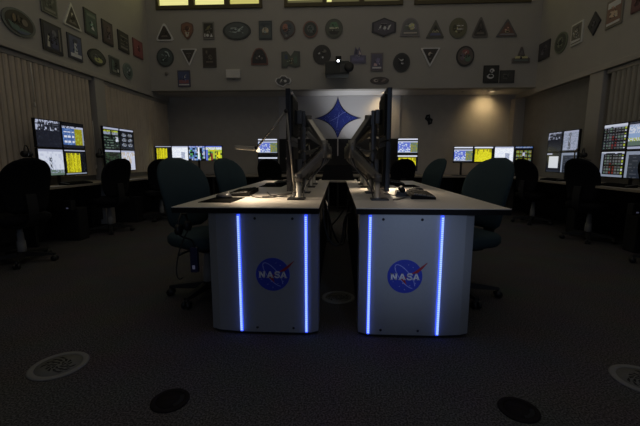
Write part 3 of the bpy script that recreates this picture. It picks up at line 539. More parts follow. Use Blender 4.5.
# ------------------------------------------------------------------ screens
K = {'n': (24, 26, 36), 'k': (12, 13, 17), 'g': (70, 74, 84), 'h': (176, 182, 206), 'w': (214, 220, 236), 'W': (236, 240, 246),
     'b': (66, 96, 156), 'c': (104, 140, 196), 'y': (196, 190, 22), 'Y': (222, 216, 40), 'o': (150, 142, 24), 'l': (170, 186, 60),
     'e': (110, 104, 30), 'm': (98, 100, 104), 'r': (120, 44, 42), 's': (150, 176, 216), 't': (194, 184, 174), 'p': (198, 204, 224),
     'f': (96, 116, 104), 'd': (40, 46, 58), 'v': (96, 112, 200), 'a': (74, 150, 90), 'i': (146, 156, 176), 'q': (40, 60, 44)}
def hsh(i, j, s=0):
    x = math.sin(i * 12.9898 + j * 78.233 + s * 37.719) * 43758.5453
    return x - math.floor(x)
def S_log(u, v, i, j):
    if v > .93: return 'h' if .04 < u < .9 and hsh(i, j) > .3 else 'g'
    if v > .62 and u < .95:
        if u < .1: return 'h' if hsh(i // 2, j) > .45 else 'd'
        return 'h' if hsh(i, j // 2, 1) > .86 else ('g' if hsh(i // 2, j, 2) > .68 else 'n')
    return 'n' if hsh(i, j, 3) > .06 else 'd'
def S_ops(u, v, i, j):
    if v > .86: return 'k'
    if v > .80: return 'h' if hsh(i, j) > .2 else 'g'
    if v < .12: return 'n'
    if u > .58: return 'i' if u > .93 else ('o' if hsh(i, j, 4) > .18 else 'l')
    if .2 < v < .66 and (int(u * 16) % 3 != 0) and (int(v * 14) % 3 == 0) and .08 < u < .55: return 'w'
    return 'b' if hsh(i, j, 1) > .25 else 'c'
def S_pad(u, v, i, j):
    if v > .93: return 'h'
    if abs(u - .46) < .07 and .18 < v < .72 and hsh(i, j, 5) > .3: return 'i' if abs(u - .46) > .03 else 'g'
    if v < .10: return 'f'
    if v < .2: return 'i' if hsh(i, j) > .5 else 'f'
    return 'w' if hsh(i // 2, j // 2, 2) > .25 else 'p'
def S_yel(u, v, i, j):
    if v > .95: return 'h'
    if v < .05: return 'i'
    if u < .07 or u > .72 or v > .89: return 'd' if hsh(i, j) > .9 else 'k'
    if v < .10: return 'e'
    if v > .80 and hsh(i, 0, 6) > .55: return 'e'
    return 'o' if hsh(i, 0, 2) > .62 and hsh(i, j, 3) > .25 else ('Y' if hsh(i, j) > .6 else 'y')
def S_yelw(u, v, i, j):
    if v > .93: return 'w'
    if u < .05 or u > .93 or v < .06: return 'k'
    if v > .84: return 'e'
    if v > .5 and hsh(i // 2, 0, 8) > .5 and v > .5 + .35 * hsh(i // 2, 1, 9): return 'o'
    return 'Y' if hsh(i, j) > .4 else 'y'
def S_grn(u, v, i, j):
    if v > .93: return 'h'
    if .68 < v < .86 and u < .42 or .68 < v < .86 and .52 < u < .95: return ('l' if v > .8 else 'i') if hsh(i, j) > .25 else 'e'
    if .34 < v < .6 and .76 < u < .93: return 'w' if hsh(i, j) > .3 else 'g'
    if v < .62 and j % 3 == 0 and hsh(i // 3, j, 1) > .45: return 'f'
    return 'q' if hsh(i, j, 7) > .75 else 'k'
def S_hex(u, v, i, j):
    if v > .91: return 'h'
    for a in (.30, .74):
        for c in (.2, .45, .7):
            if ((u - a) / .17) ** 2 + ((v - c) / .09) ** 2 < 1: return 'm' if hsh(i, j) > .35 else 'i'
    return 'k' if hsh(i, j, 2) > .08 else 'd'
def S_hexs(u, v, i, j):
    if v > .9: return 'b' if hsh(i, j) > .4 else 'i'
    if .42 < u < .58 and .4 < v < .62: return 'h'
    for a in (.14, .36, .62, .86):
        for c in (.15, .4, .66):
            d = max(abs(u - a) / .085, abs(v - c) / .085)
            if d < 1: return 'o' if d > .55 and hsh(i, j) > .4 else ('a' if hsh(i, j, 4) > .8 else 'm')
    return 'k'
def S_dim(u, v, i, j):
    if v > .9: return 'h'
    return 'q' if hsh(i // 2, j, 1) > .55 else 'k'
def S_plan(u, v, i, j):
    if v > .93: return 'h'
    if v < .06: return 'w'
    if u > .72 and v < .7: return 'p'
    return 't' if hsh(i // 2, j // 2) > .4 else ('w' if hsh(i, j, 3) > .5 else 'p')
def S_page(u, v, i, j):
    if v > .93 and u < .4: return 'h'
    if .16 < u < .86 and .2 < v < .84: return 'W'
    if v < .08: return 'd'
    return 'n'
def S_doc(u, v, i, j):
    if u < .05 or u > .95 or v < .05: return 'g'
    if v > .9: return 'h'
    if .36 < u < .52 and hsh(i, j // 2, 3) > .35: return 'm'
    if j % 2 == 0 and hsh(i // 2, j, 2) > .55: return 'i'
    return 'h' if hsh(i, j) > .3 else 'i'
def S_list(u, v, i, j):
    if v > .86: return 'i'
    if u < .1: return 'i'
    return 'g' if j % 3 == 0 and hsh(i // 2, j) > .4 else 'd'
def S_alarm(u, v, i, j):
    if v > .93: return 'w'
    if v > .87: return 'h' if hsh(i // 3, j) > .4 else 'd'
    gx, gy = int(u * 8), int(v * 9)
    fx, fy = u * 8 - gx, v * 9 - gy
    if .2 < fx < .8 and .25 < fy < .75:
        k = hsh(gx, gy, 5)
        if gx == 7: return 'l' if gy % 2 else 'w'
        if gx in (3, 4) and gy < 5: return 'r' if k > .3 else 'm'
        return 'm' if k > .45 else 'f'
    return 'k' if hsh(i, j) > .15 else 'd'
def S_alarm2(u, v, i, j):
    if v > .95: return 'w'
    if u < .1 or v < .07: return 'i'
    return S_alarm(u, v * .97, i, j)
def S_sky(u, v, i, j):
    if v > .86 or v < .14: return 'h' if v > .86 and v < .93 or v < .08 else 'd'
    if v < .3: return 'f'
    if v < .42: return 'l' if hsh(i, j) > .4 else 'w'
    return 's' if v < .6 else ('w' if hsh(i, j) > .4 else 's')
def S_tiles(u, v, i, j):
    if v > .9: return 'v' if hsh(i, j) > .4 else 'h'
    if .56 < u < .66: return 'W' if v > .1 else 'k'
    gx, gy = int(u * 12), int(v * 8)
    k = hsh(gx, gy, 2)
    return 'c' if k > .72 else ('h' if k > .58 else ('b' if k > .42 else ('a' if k > .34 else 'k')))
def S_multi(u, v, i, j):
    if v > .9: return 'v'
    if v > .76: return 'w' if hsh(i, j) > .25 else 'l'
    gx, gy = int(u * 9), int(v * 8)
    k = hsh(gx, gy, 3)
    if u < .12: return 'v'
    if .3 < u < .42 and v < .5: return 'r' if k > .3 else 'k'
    if .62 < u < .9 and v < .6: return 'Y' if k > .3 else 'e'
    return 'l' if k > .62 else ('a' if k > .5 else ('y' if k > .36 else 'q'))
def S_map(u, v, i, j):
    if v > .93: return 'w'
    if v > .82: return 'k'
    if v > .76: return 'h'
    if v < .14: return 'i' if v > .07 else 'k'
    if u > .62: return 'f' if hsh(i, j, 4) > .3 else 'o'
    if hsh(i // 2, j // 2, 6) > .5: return 'v'
    return 'w' if hsh(i, j, 7) > .45 else 'c'
def S_head(u, v, i, j):
    if v > .88: return 'k'
    if v > .78: return 'w'
    if v < .2 and j % 2: return 'h'
    return 'k'
def S_tower(u, v, i, j):
    if v > .93: return 'h'
    if abs(u - .68) < .12 and .14 < v < .6: return 'h' if hsh(i, j) > .55 else 'i'
    return 'W' if hsh(i, j) > .4 else 'w'

def screen_mesh(fn, w, h, nx, ny, parent, y, name='screen', k=1.):
    """grid of lit cells in the xz plane, facing -y"""
    b = MB()
    vs = [[b.bm.verts.new((-w / 2 + w * i / nx, y, -h / 2 + h * j / ny)) for i in range(nx + 1)] for j in range(ny + 1)]
    for j in range(ny):
        for i in range(nx):
            f = b.bm.faces.new((vs[j][i], vs[j][i + 1], vs[j + 1][i + 1], vs[j + 1][i]))
            f.material_index = b._mi(glow(K[fn((i + .5) / nx, (j + .5) / ny, i, j)], k))
    return b.build(name, parent, recalc=False)

def monitor(fn, loc, rz, label, w=.385, h=.325, group=None, k=1., nx=30, ny=24, thick=.045):
    """flat monitor centred on loc, screen facing local -y"""
    t = thing('monitor', label, 'monitor', loc, rz, group)
    b = MB()
    bz = .012
    b.box(-w / 2, w / 2, -.006, .022, -h / 2, h / 2, M_BEZEL, bev=.004)
    b.box(-w * .42, w * .42, .020, .034, -h * .40, h * .40, M_BLACK2, bev=.010)
    b.build('housing', t)
    b = MB()
    for (x0, x1, z0, z1) in ((-w / 2, w / 2, h / 2 - bz, h / 2), (-w / 2, w / 2, -h / 2, -h / 2 + bz), (-w / 2, -w / 2 + bz, -h / 2, h / 2), (w / 2 - bz, w / 2, -h / 2, h / 2)):
        b.box(x0, x1, -.011, -.004, z0, z1, M_BEZEL, bev=.002)
    b.build('bezel', t)
    screen_mesh(fn, w - 2 * bz, h - 2 * bz, nx, ny, t, -.0075, k=k)
    b = MB(); b.box(-.05, .05, .030, thick, -.05, .05, M_BLACK2, bev=.004); b.build('rear_mount', t)
    return t

def stand(label, loc, rz, cols, rows, w=.385, h=.325, z0=.0, group='monitor stands on the wall counters'):
    """post-and-rail stand carrying a grid of monitors; loc on the counter"""
    t = thing('monitor_stand', label, 'stand', loc, rz, group)
    b = MB(); W = w * cols * .5
    b.box(-.16, .16, -.05, .12, 0, .014, M_METALD, bev=.005); b.build('base', t)
    b = MB(); b.tube([(0, .085, .01), (0, .085, z0 + h * rows * .93)], .020, M_METALD, n=12); b.build('post', t)
    for r in range(rows):
        b = MB(); z = z0 + h * (r + .5)
        b.box(-max(W - w * .45, .06), max(W - w * .45, .06), .052, .070, z - .025, z + .025, M_METALD, bev=.003); b.build('crossbar', t)
    return t

CZ = .72     # wall counter height
G_L = 'stacked monitors on the left wall counter'; G_R = 'stacked monitors on the right wall counter'
G_B = 'monitors on the back wall counter'
# left wall, nearer bank (screens face +x: rz = +90 deg)
xl = -3.46
H2 = .334; W2 = .40
def bank(x, yc, zb, sx, fns, labels, w, h, group, stand_label, hide=()):
    rz = R(90) if sx < 0 else R(-90)
    d = w + .003
    for k, (fn, lab) in enumerate(zip(fns, labels)):
        r_, c_ = k // 2, k % 2
        # image-left column first: on the left wall that is the nearer one, on the right wall the farther one
        off = -d / 2 + c_ * d
        y = yc + off if sx < 0 else yc - off
        z = zb + h * (1.5 - r_) + (.004 if r_ == 0 else 0)
        monitor(fn, (x, y, z), rz, lab, w, h, group, k=.88 if sx < 0 else .72)
    stand(stand_label, (x, yc, CZ), rz, 2, 2, w, h, z0=zb - CZ)
bank(xl, 4.43, .83, -1, (S_log, S_ops, S_pad, S_yel),
     ('upper near monitor of the nearer left wall bank, dark log screen with white chips',
      'upper far monitor of the nearer left wall bank, blue panel beside olive block',
      'lower near monitor of the nearer left wall bank, pale launch pad view',
      'lower far monitor of the nearer left wall bank, bright yellow plot on black'), W2, H2, G_L,
     'dark post stand behind the nearer left wall monitors')
bank(xl, 5.64, .85, -1, (S_grn, S_hex, S_dim, S_plan),
     ('upper near monitor of the farther left wall bank, black with green headings',
      'upper far monitor of the farther left wall bank, six grey ovals on black',
      'lower near monitor of the farther left wall bank, dark green screen behind chair',
      'lower far monitor of the farther left wall bank, pale tan and lilac map'), W2, H2, G_L,
     'dark post stand behind the farther left wall monitors')
# right wall
xr = 3.36
bank(xr, 5.66, .83, 1, (S_log, S_doc, S_page, S_list),
     ('upper far monitor of the farther right wall bank, dark screen with white table rows',
      'upper near monitor of the farther right wall bank, pale grey document',
      'lower far monitor of the farther right wall bank, white page on navy',
      'lower near monitor of the farther right wall bank, grey list half hidden by chair'), .375, .31, G_R,
     'dark post stand behind the farther right wall monitors')
bank(xr, 4.43, .81, 1, (S_alarm, S_sky, S_alarm2, S_list),
     ('upper far monitor of the nearer right wall bank, status grid with red cells',
      'upper near monitor of the nearer right wall bank, pale sky over green ground',
      'lower far monitor of the nearer right wall bank, status grid with grey side strip',
      'lower near monitor of the nearer right wall bank, grey list behind the black chair'), .395, .325, G_R,
     'dark post stand behind the nearer right wall monitors')
# back wall rows
YM = 7.15
for k, (fn, x, lab) in enumerate(((S_yel, -3.49, 'first from left of four back left monitors, olive yellow plot'),
                                  (S_tower, -3.142, 'second from left of four back left monitors, pale white-blue view'),
                                  (S_tiles, -2.794, 'third from left of four back left monitors, blue and white tiles'),
                                  (S_multi, -2.446, 'rightmost of four back left monitors, green yellow and red blocks'))):
    monitor(fn, (x, YM - .02 * k, 1.155), 0, lab, .345, .30, G_B)
    stand('dark monitor stand under the back left screen showing ' + ('a yellow plot', 'a pale view', 'blue tiles', 'coloured blocks')[k], (x, YM - .02 * k, CZ), 0, 1, 1, .36, .30, z0=.285)
for k, (fn, x, lab) in enumerate(((S_map, 2.405, 'first from left of four back right monitors, blue and white map with green edge'),
                                  (S_yelw, 2.778, 'second from left of four back right monitors, bright yellow jagged plot'),
                                  (S_tower, 3.152, 'third from left of four back right monitors, white view with grey tower'),
                                  (S_hexs, 3.508, 'rightmost of four back right monitors, black with small gold squares'))):
    monitor(fn, (x, YM - .02 * k, 1.125), 0, lab, .37 if k < 3 else .34, .315, G_B)
    stand('dark monitor stand under the back right screen showing ' + ('a map', 'a yellow plot', 'a grey tower', 'gold squares')[k], (x, YM - .02 * k, CZ), 0, 1, 1, .36, .30, z0=.25)
for sx, x, fns, side in ((-1, -1.385, (S_map, S_head), 'left'), (1, 1.345, (S_map, S_yelw), 'right')):
    monitor(fns[0], (x, YM, 1.285), 0, 'upper monitor of the back wall pair just %s of the star mural, blue map' % side, .40, .315, G_B)
    monitor(fns[1], (x, YM, .965), 0, ('lower monitor of the pair left of the star mural, black with white band' if sx < 0 else 'lower monitor of the pair right of the star mural, bright yellow'), .40, .315, G_B)
    stand('dark post stand of the monitor pair %s of the star mural' % side, (x, YM, CZ), 0, 1, 2, .40, .315, z0=.09)

# ------------------------------------------------------------------ wall counters
def counter(label, x0, x1, y0, y1, axis, front):
    t = thing('wall_counter', label, 'counter', ((x0 + x1) / 2, (y0 + y1) / 2, 0))
    ox, oy = (x0 + x1) / 2, (y0 + y1) / 2
    b = MB(); b.box(x0 - ox, x1 - ox, y0 - oy, y1 - oy, CZ - .03, CZ, M_COUNTER, bev=.004); b.build('countertop', t)
    n = int(max(x1 - x0, y1 - y0) / 1.25) + 1
    for k in range(n + 1):
        s_ = k / n
        b = MB()
        if axis == 'y':
            yy = y0 + .05 + (y1 - y0 - .1) * s_
            b.box((x0 + .03 if front > 0 else x1 - .19) - ox, (x0 + .19 if front > 0 else x1 - .03) - ox, yy - .018 - oy, yy + .018 - oy, .0, CZ - .03, M_BLACK2)
        else:
            xx = x0 + .05 + (x1 - x0 - .1) * s_
            b.box(xx - .018 - ox, xx + .018 - ox, y0 + .03 - oy, y1 - .03 - oy, .0, CZ - .03, M_BLACK2)
        b.build('support_panel', t)
    b = MB()
    if axis == 'y':
        xb = (x0 + .02, x0 + .04) if front > 0 else (x1 - .04, x1 - .02)
        b.box(xb[0] - ox, xb[1] - ox, y0 + .06 - oy, y1 - .06 - oy, .1, CZ - .03, M_BLACK2)
    else:
        b.box(x0 + .06 - ox, x1 - .06 - ox, y1 - .06 - oy, y1 - .04 - oy, .1, CZ - .03, M_BLACK2)
    b.build('back_panel', t)
counter('birch-topped counter running along the left wall under the blinds', -3.745, -3.27, 2.0, 7.0, 'y', 1)
counter('birch-topped counter running along the right wall', 3.10, 3.745, 2.0, 6.96, 'y', -1)
counter('long birch-topped counter along the back wall under the star mural', -3.745, 3.745, 7.01, YB - .05, 'x', 0)

# ------------------------------------------------------------------ central consoles
DZ = .765
def console(sx, label, lit):
    t = thing('console_desk', label, 'desk', (sx * .5, 3.25, 0))
    ox, oy = sx * .5, 3.25
    def X2(x): return sx * x - ox
    Y0, Y1 = 1.975, 4.62
    b = MB(); x0, x1 = sorted((X2(.104), X2(.940)))
    b.box(x0, x1, Y0 - oy, Y1 - oy, DZ - .004, DZ, M_LAM); b.build('desktop', t)
    b = MB(); b.box(x0, x1, Y0 - oy, Y1 - oy, DZ - .034, DZ - .0045, M_EDGE); b.build('desktop_edge', t)
    e = .016 if sx > 0 else 0.
    def panel(ys, dr):
        # faceted end panel: flat centre, wings raked back
        prof = [(.110 + e, .030), (.150 + e, .006), (.178, .0), (.565, .0), (.70 + e, .018), (.752 + e, .042)]
        out = [(X2(x), ys + dr * d - oy) for x, d in prof]
        inn = [(X2(x), ys + dr * (d + .16) - oy) for x, d in reversed(prof)]
        b = MB(); b.prism(out + inn, .018, DZ - .036, M_PANEL); return b
    fp = panel(1.994, 1).build('front_panel', t)
    panel(4.60, -1).build('end_panel', t)
    b = MB()
    prof = [(.115 + e, .040), (.178, .015), (.565, .015), (.745, .055)]
    b.prism([(X2(x), 1.994 + d - oy) for x, d in prof] + [(X2(.72), 2.15 - oy), (X2(.13), 2.15 - oy)], 0, .018, M_PLINTH); b.build('plinth', t)
    b = MB(); x0, x1 = sorted((X2(.125), X2(.155))); b.box(x0, x1, 2.17 - oy, 4.43 - oy, .12, DZ - .036, M_EDGE); b.build('spine_panel', t)
    b = MB(); x0, x1 = sorted((X2(.16), X2(.30))); b.box(x0, x1, 2.17 - oy, 4.43 - oy, .50, .56, M_BLACK2, bev=.006); b.build('cable_tray', t)
    # light strips set into the front panel
    for x in (.178 + e * .25, .563 + e):
        b = MB(); X_ = X2(x); y = 1.994 - oy
        b.loft([[(X_ + .0085 * math.cos(PI * k / 8), y - .011 * math.sin(PI * k / 8), z) for k in range(9)] + [(X_ - .0085, y + .004, z), (X_ + .0085, y + .004, z)] for z in (.024, DZ - .042)], M_LEDB, smooth=False)
        st = b.build('light_strip', t)
        b = MB()
        n = 58
        for k in range(n):
            z = .035 + (DZ - .09) * k / (n - 1)
            b.box(X_ - .0058, X_ + .0058, y - .0135, y - .0090, z - .0043, z + .0043, M_LEDW)
        b.build('led_row', st)
    # seams and screws
    for x, z in ((.255, .70), (.47, .70), (.255, .045), (.47, .045)):
        b = MB(); b.lathe([(.0, .0), (.008, .0), (.006, .003), (.0, .004)], M_BLACK, c=(X2(x), 1.994 - oy, z), n=10, M=MX.to_3x3().to_4x4())
        b.build('screw', fp)
    # round emblem
    ecx, ecz, er = X2(.372 if sx < 0 else .384), .373, .0985
    y = 1.994 - oy
    def Pl(pts, y0, y1, m, name, par):
        b = MB(); b.prism([(ecx + p[0] * er, ecz + p[1] * er) for p in pts], -(y - y0), -(y - y1), m, MX); return b.build(name, par)
    disc = [(math.cos(2 * PI * k / 40), math.sin(2 * PI * k / 40)) for k in range(40)]
    Pl(disc, 0, .003, M_LOGOB, 'emblem_disc', fp)
    def ell(a, bb, rot, wd, t0, t1, n=40, c=(0, 0)):
        pts_o, pts_i = [], []
        for k in range(n + 1):
            q = t0 + (t1 - t0) * k / n
            for lst, d in ((pts_o, wd), (pts_i, -wd)):
                x, z = (a + d) * math.cos(q), (bb + d) * math.sin(q)
                lst.append((c[0] + x * math.cos(rot) - z * math.sin(rot), c[1] + x * math.sin(rot) + z * math.cos(rot)))
        return pts_o, pts_i
    def strip(o_, i_, y0, y1, m, name):
        b = MB()
        for k in range(len(o_) - 1):
            b.prism([(ecx + p[0] * er, ecz + p[1] * er) for p in (o_[k], o_[k + 1], i_[k + 1], i_[k])], -(y - y0), -(y - y1), m, MX)
        return b.build(name, fp)
    strip(*ell(.86, .30, R(-52), .022, R(20), R(345)), .003, .0036, M_LOGOL, 'emblem_orbit')
    # red wing: long blade to the upper right and its short lower arm
    b = MB()
    def wing(pts, y1):
        b.prism([(ecx + p[0] * er, ecz + p[1] * er) for p in pts], -(y - .0036), -(y - y1), M_LOGOR, MX)
    wing([(.02, .0), (.52, .28), (1.22, .82), (1.28, .84), (.98, .46), (.72, .22), (.40, .16)], .0048)
    wing([(-.22, -.18), (-.02, -.12), (.12, -.52), (.02, -.42)], .0046)
    wing([(-.02, .02), (.10, -.1), (-.05, -.15), (-.22, -.18)], .0044)
    b.build('emblem_wing', fp)
    b = MB()
    for (px, pz, r_) in ((-.55, .45, .02), (.2, .7, .018), (.45, .55, .02), (-.3, -.6, .02), (.3, -.55, .018), (.62, -.4, .016), (-.66, -.3, .016), (-.05, .5, .016), (.0, -.78, .02), (-.1, -.42, .022)):
        b.prism([(ecx + er * (px + r_ * math.cos(2 * PI * k / 6)), ecz + er * (pz + r_ * math.sin(2 * PI * k / 6))) for k in range(6)], -(y - .003), -(y - .0038), M_LOGOW, MX)
    b.build('emblem_stars', fp)
    # lettering N A S A drawn as polygons, slab serifs
    b = MB()
    def poly(pts, x0, w_, h_):
        b.prism([(ecx + er * (x0 + p[0] * w_), ecz + er * (-.20 + p[1] * h_)) for p in pts], -(y - .005), -(y - .0075), M_LOGOW, MX)
    N_ = [[(.0, 0), (.26, 0), (.26, 1), (.0, 1)], [(.74, 0), (1., 0), (1., 1), (.74, 1)], [(.0, 1), (.30, 1), (1., 0), (.70, 0)], [(-.07, 1), (.3, 1), (.3, .88), (-.07, .88)], [(-.07, 0), (.34, 0), (.34, .10), (-.07, .10)], [(.66, 1), (1.07, 1), (1.07, .90), (.66, .90)]]
    A_ = [[(-.05, 0), (.24, 0), (.60, 1), (.40, 1)], [(.76, 0), (1.08, 0), (.64, 1), (.40, 1)], [(.24, .22), (.78, .22), (.74, .40), (.28, .40)], [(-.10, 0), (.32, 0), (.32, .10), (-.10, .10)], [(.66, 0), (1.13, 0), (1.13, .10), (.66, .10)]]
    def S_path():
        c = [(.92, .74), (.80, .90), (.50, .93), (.20, .86), (.14, .70), (.26, .58), (.50, .51), (.76, .43), (.86, .28), (.78, .14), (.50, .08), (.22, .11), (.08, .27)]
        out = []
        for i in range(len(c) - 1):
            p, q = Vector(c[i]), Vector(c[i + 1]); n = (q - p).normalized(); n = Vector((-n.y, n.x)) * .105
            d = (q - p).normalized() * .03
            out.append([tuple(p - d + n), tuple(q + d + n), tuple(q + d - n), tuple(p - d - n)])
        return out
    for L, x0 in ((N_, -.80), (A_, -.33), (S_path(), .10), (A_, .47)):
        for pts in L: poly(pts, x0, .34, .40)
    b.build('emblem_lettering', fp)
    return t
console(-1, 'left central console desk with silver end panel and two blue light strips', 1)
console(1, 'right central console desk with brighter silver end panel and two blue light strips', 1)

# linking shelf and dark case between the far ends
t = thing('linking_table', 'pale-edged tabletop bridging the far ends of the two consoles', 'table', (0, 4.82, 0))
b = MB(); b.box(-.25, .25, -.17, .17, DZ - .025, DZ, M_LAM, bev=.003); b.build('tabletop', t)
for x in (-.21, .21):
    b = MB(); b.box(x - .015, x + .015, -.14, .14, 0, DZ - .025, M_BLACK2); b.build('leg_panel', t)
t = thing('sloped_case', 'dark blue-black sloped case standing on the linking tabletop', 'case', (0, 4.82, DZ))
b = MB()
b.loft([[(-.215, -.12, .0), (.215, -.12, 0), (.215, .12, 0), (-.215, .12, 0)], [(-.17, -.03, .185), (.17, -.03, .185), (.17, .10, .185), (-.17, .10, .185)]], mat('case_navy', (.012, .013, .018), rough=.8, spec=.1, noise=.05), smooth=False)
b.build('body', t)
b = MB(); b.box(-.165, .165, -.025, .095, .185, .192, mat('case_lid', (.012, .012, .014), rough=.9, spec=.1, noise=.05), bev=.002); b.build('lid', t)

# ------------------------------------------------------------------ arms and console monitors
def bez(p, n=10):
    p = [Vector(q) for q in p]; out = []
    for k in range(n + 1):
        s_ = k / n; a = p[:]
        while len(a) > 1: a = [a[i] * (1 - s_) + a[i + 1] * s_ for i in range(len(a) - 1)]
        out.append(a[0])
    return out
def arm(sx, yp, ym, label, dx=0.):
    """desk-mounted spring arm; post at y=yp, holds a two-monitor rail at y=ym"""
    t = thing('articulated_mount', label, 'monitor arm', (sx * .262, yp, DZ), 0, 'monitor arms along the console spine')
    def A(x, y, z):
        if x > .19 and (y > yp + .01 or y == 0 and z == 0 and x not in (.22, .335)): x += dx
        return (sx * x - sx * .262, y - yp, z - DZ)
    b = MB(); x0, x1 = sorted((A(.22, 0, 0)[0], A(.335, 0, 0)[0])); b.box(x0, x1, -.06, .05, 0, .010, M_BLACK, bev=.003); b.build('base_plate', t)
    b = MB(); b.lathe([(.0, .01), (.030, .01), (.026, .02), (.019, .022), (.019, .135), (.0, .135)], M_METAL, n=20); b.build('post', t)
    b = MB(); b.lathe([(.0, .120), (.027, .120), (.027, .165), (.022, .172), (.0, .172)], M_METALD, n=20); b.build('swivel_collar', t)
    p0, p1 = Vector(A(.262, yp, .915)), Vector(A(.095, yp + .10, 1.085))
    def beam(p, q, w, h, m):
        d = (q - p); L = d.length; d.normalize()
        yv = Vector((0, 0, 1)).cross(d).normalized(); zv = d.cross(yv)
        M = Matrix(((d.x, yv.x, zv.x, p.x), (d.y, yv.y, zv.y, p.y), (d.z, yv.z, zv.z, p.z), (0, 0, 0, 1)))
        b = MB(); b.box(-.02, L + .02, -w / 2, w / 2, -h / 2, h / 2, m, bev=.010, M=M); return b
    beam(p0, p1, .040, .046, M_METALM).build('lower_arm', t)
    b = MB(); b.tube([p1 + Vector((0, 0, -.045)), p1 + Vector((0, 0, .075))], .025, M_METALM, n=16); b.build('elbow_joint', t)
    p2 = p1 + Vector((0, 0, .055)); p3 = Vector(A(.215, ym - .02, 1.315))
    beam(p2, p3, .042, .032, M_METAL if sx < 0 else M_METALD).build('upper_arm', t)  # left arms get brighter metal: lamplight put into the colour
    b = MB(); b.tube([p3 + Vector((0, 0, -.05)), p3 + Vector((0, 0, .03))], .024, M_METALD, n=14); b.build('wrist_joint', t)
    b = MB(); pv = Vector(A(.255, ym, 1.15))
    b.box(*sorted((A(.24, 0, 0)[0], A(.262, 0, 0)[0])), ym - yp - .022, ym - yp + .022, .93 - DZ, 1.38 - DZ, M_METALD, bev=.004)
    b.box(*sorted((A(.205, 0, 0)[0], A(.25, 0, 0)[0])), ym - yp - .03, ym - yp + .02, 1.27 - DZ, 1.33 - DZ, M_METALD, bev=.004)
    b.build('rail', t)
    for z in (.982, 1.332):
        b = MB()
        b.box(*sorted((A(.262, 0, 0)[0], A(.2985, 0, 0)[0])), ym - yp - .05, ym - yp + .05, z - .05 - DZ, z + .05 - DZ, M_METALD, bev=.006); b.build('mount_plate', t)
    # cables looping down the arm
    for k in range(2):
        b = MB(); o_ = .012 * k
        b.tube(bez([A(.27, ym - .03, 1.1 - .1 * k), A(.16, ym - .1, 1.05), A(.06 + o_, yp + .16, 1.22), A(.085 + o_, yp + .09, 1.06)], 8) +
               bez([A(.085 + o_, yp + .09, 1.06), A(.10, yp + .06, .93), A(.22, yp + .09, .93), A(.245, yp + .09, DZ + .006)], 10)[1:], .005, M_BLACK if k else M_GREY, n=6)
        b.build('cable', t)
cols = [(2.41, 2.70), (2.90, 3.115), (3.50, 3.66), (3.92, 4.085)]
words4 = ['nearest', 'second', 'third', 'farthest']
for sx, side in ((-1, 'left'), (1, 'right')):
    for k, (yp, ym) in enumerate(cols):
        arm(sx, yp, ym, 'jointed metal monitor arm, %s along the %s console' % (words4[k], side), (0, .055, .115, .16)[k])
        for zz, lev, fn in ((1.332, 'upper', (S_log, S_map, S_alarm, S_hex)[k]), (.982, 'lower', (S_list, S_dim, S_grn, S_page)[k])):
            # screens face outward
            monitor(fn, (sx * (.345 + (0, .055, .115, .16)[k]), ym, zz), R(-90) if sx < 0 else R(90),
                    '%s monitor on the %s arm of the %s console, screen turned outward' % (lev, words4[k], side), .405, .344,
                    'monitors on the console arms', k=.35, nx=16, ny=12)

# ------------------------------------------------------------------ task lamps
def task_lamp(loc, pts, head0, head1, label, power, aim=(0, 0, -1), bulb=True):
    t = thing('task_lamp', label, 'lamp', loc, 0, 'task lamps on the consoles')
    L0 = Vector(loc)
    P3 = [Vector(p) - L0 for p in pts]
    b = MB(); b.lathe([(.0, 0), (.032, 0), (.032, .012), (.020, .022), (.012, .045), (.0, .045)], M_BLACK, n=20); b.build('base', t)
    for i in range(len(P3) - 1):
        b = MB(); d = (P3[i + 1] - P3[i])
        b.tube([P3[i], P3[i] + d * .5, P3[i + 1]], .0075, M_LAMPARM, n=8); b.build('arm', t)
    for p in P3[1:]:
        b = MB(); b.tube([p + Vector((0, -.012, 0)), p + Vector((0, .012, 0))], .013, M_BLACK, n=10); b.build('joint', t)
    a, c = Vector(head0) - L0, Vector(head1) - L0
    d = (c - a).normalized(); yv = Vector((0, 0, 1)).cross(d).normalized(); zv = d.cross(yv)
    Mh = Matrix(((d.x, yv.x, zv.x, a.x), (d.y, yv.y, zv.y, a.y), (d.z, yv.z, zv.z, a.z), (0, 0, 0, 1)))
    Lh = (c - a).length
    b = MB(); b.box(0, Lh, -.035, .035, -.008, .014, M_LAMP, bev=.006, M=Mh); sh = b.build('lamp_head', t)
    b = MB(); b.box(.01, Lh - .01, -.025, .025, -.012, -.0082, M_TUBE, M=Mh); b.build('light_tube', sh)
    if bulb:
        b = MB(); b.lathe([(.0, -.016), (.011, -.012), (.013, 0), (.011, .012), (.0, .016)], M_BULB, c=a - d * .02 + Vector((0, 0, -.004)), n=12); b.build('bulb', t)
    ld = bpy.data.lights.new('task_lamp_light', 'SPOT'); ld.energy = power; ld.color = (1, .80, .56)
    ld.spot_size = R(120); ld.spot_blend = .9; ld.shadow_soft_size = .03
    lo = bpy.data.objects.new('lamp_light', ld); COL.objects.link(lo); lo.parent = t
    lo.location = (a + c) / 2 + Vector((0, 0, -.03))
    lo.rotation_euler = Vector(aim).to_track_quat('-Z', 'Y').to_euler()
    return t
task_lamp((-.298, 2.475, DZ), [(-.298, 2.475, DZ + .04), (-.342, 2.42, 1.345), (-.545, 2.42, 1.105)], (-.555, 2.42, 1.10), (-.685, 2.42, 1.11),
          'beige-headed jointed task lamp leaning out over the left console keyboard', 12.0, (.32, -.04, -1))
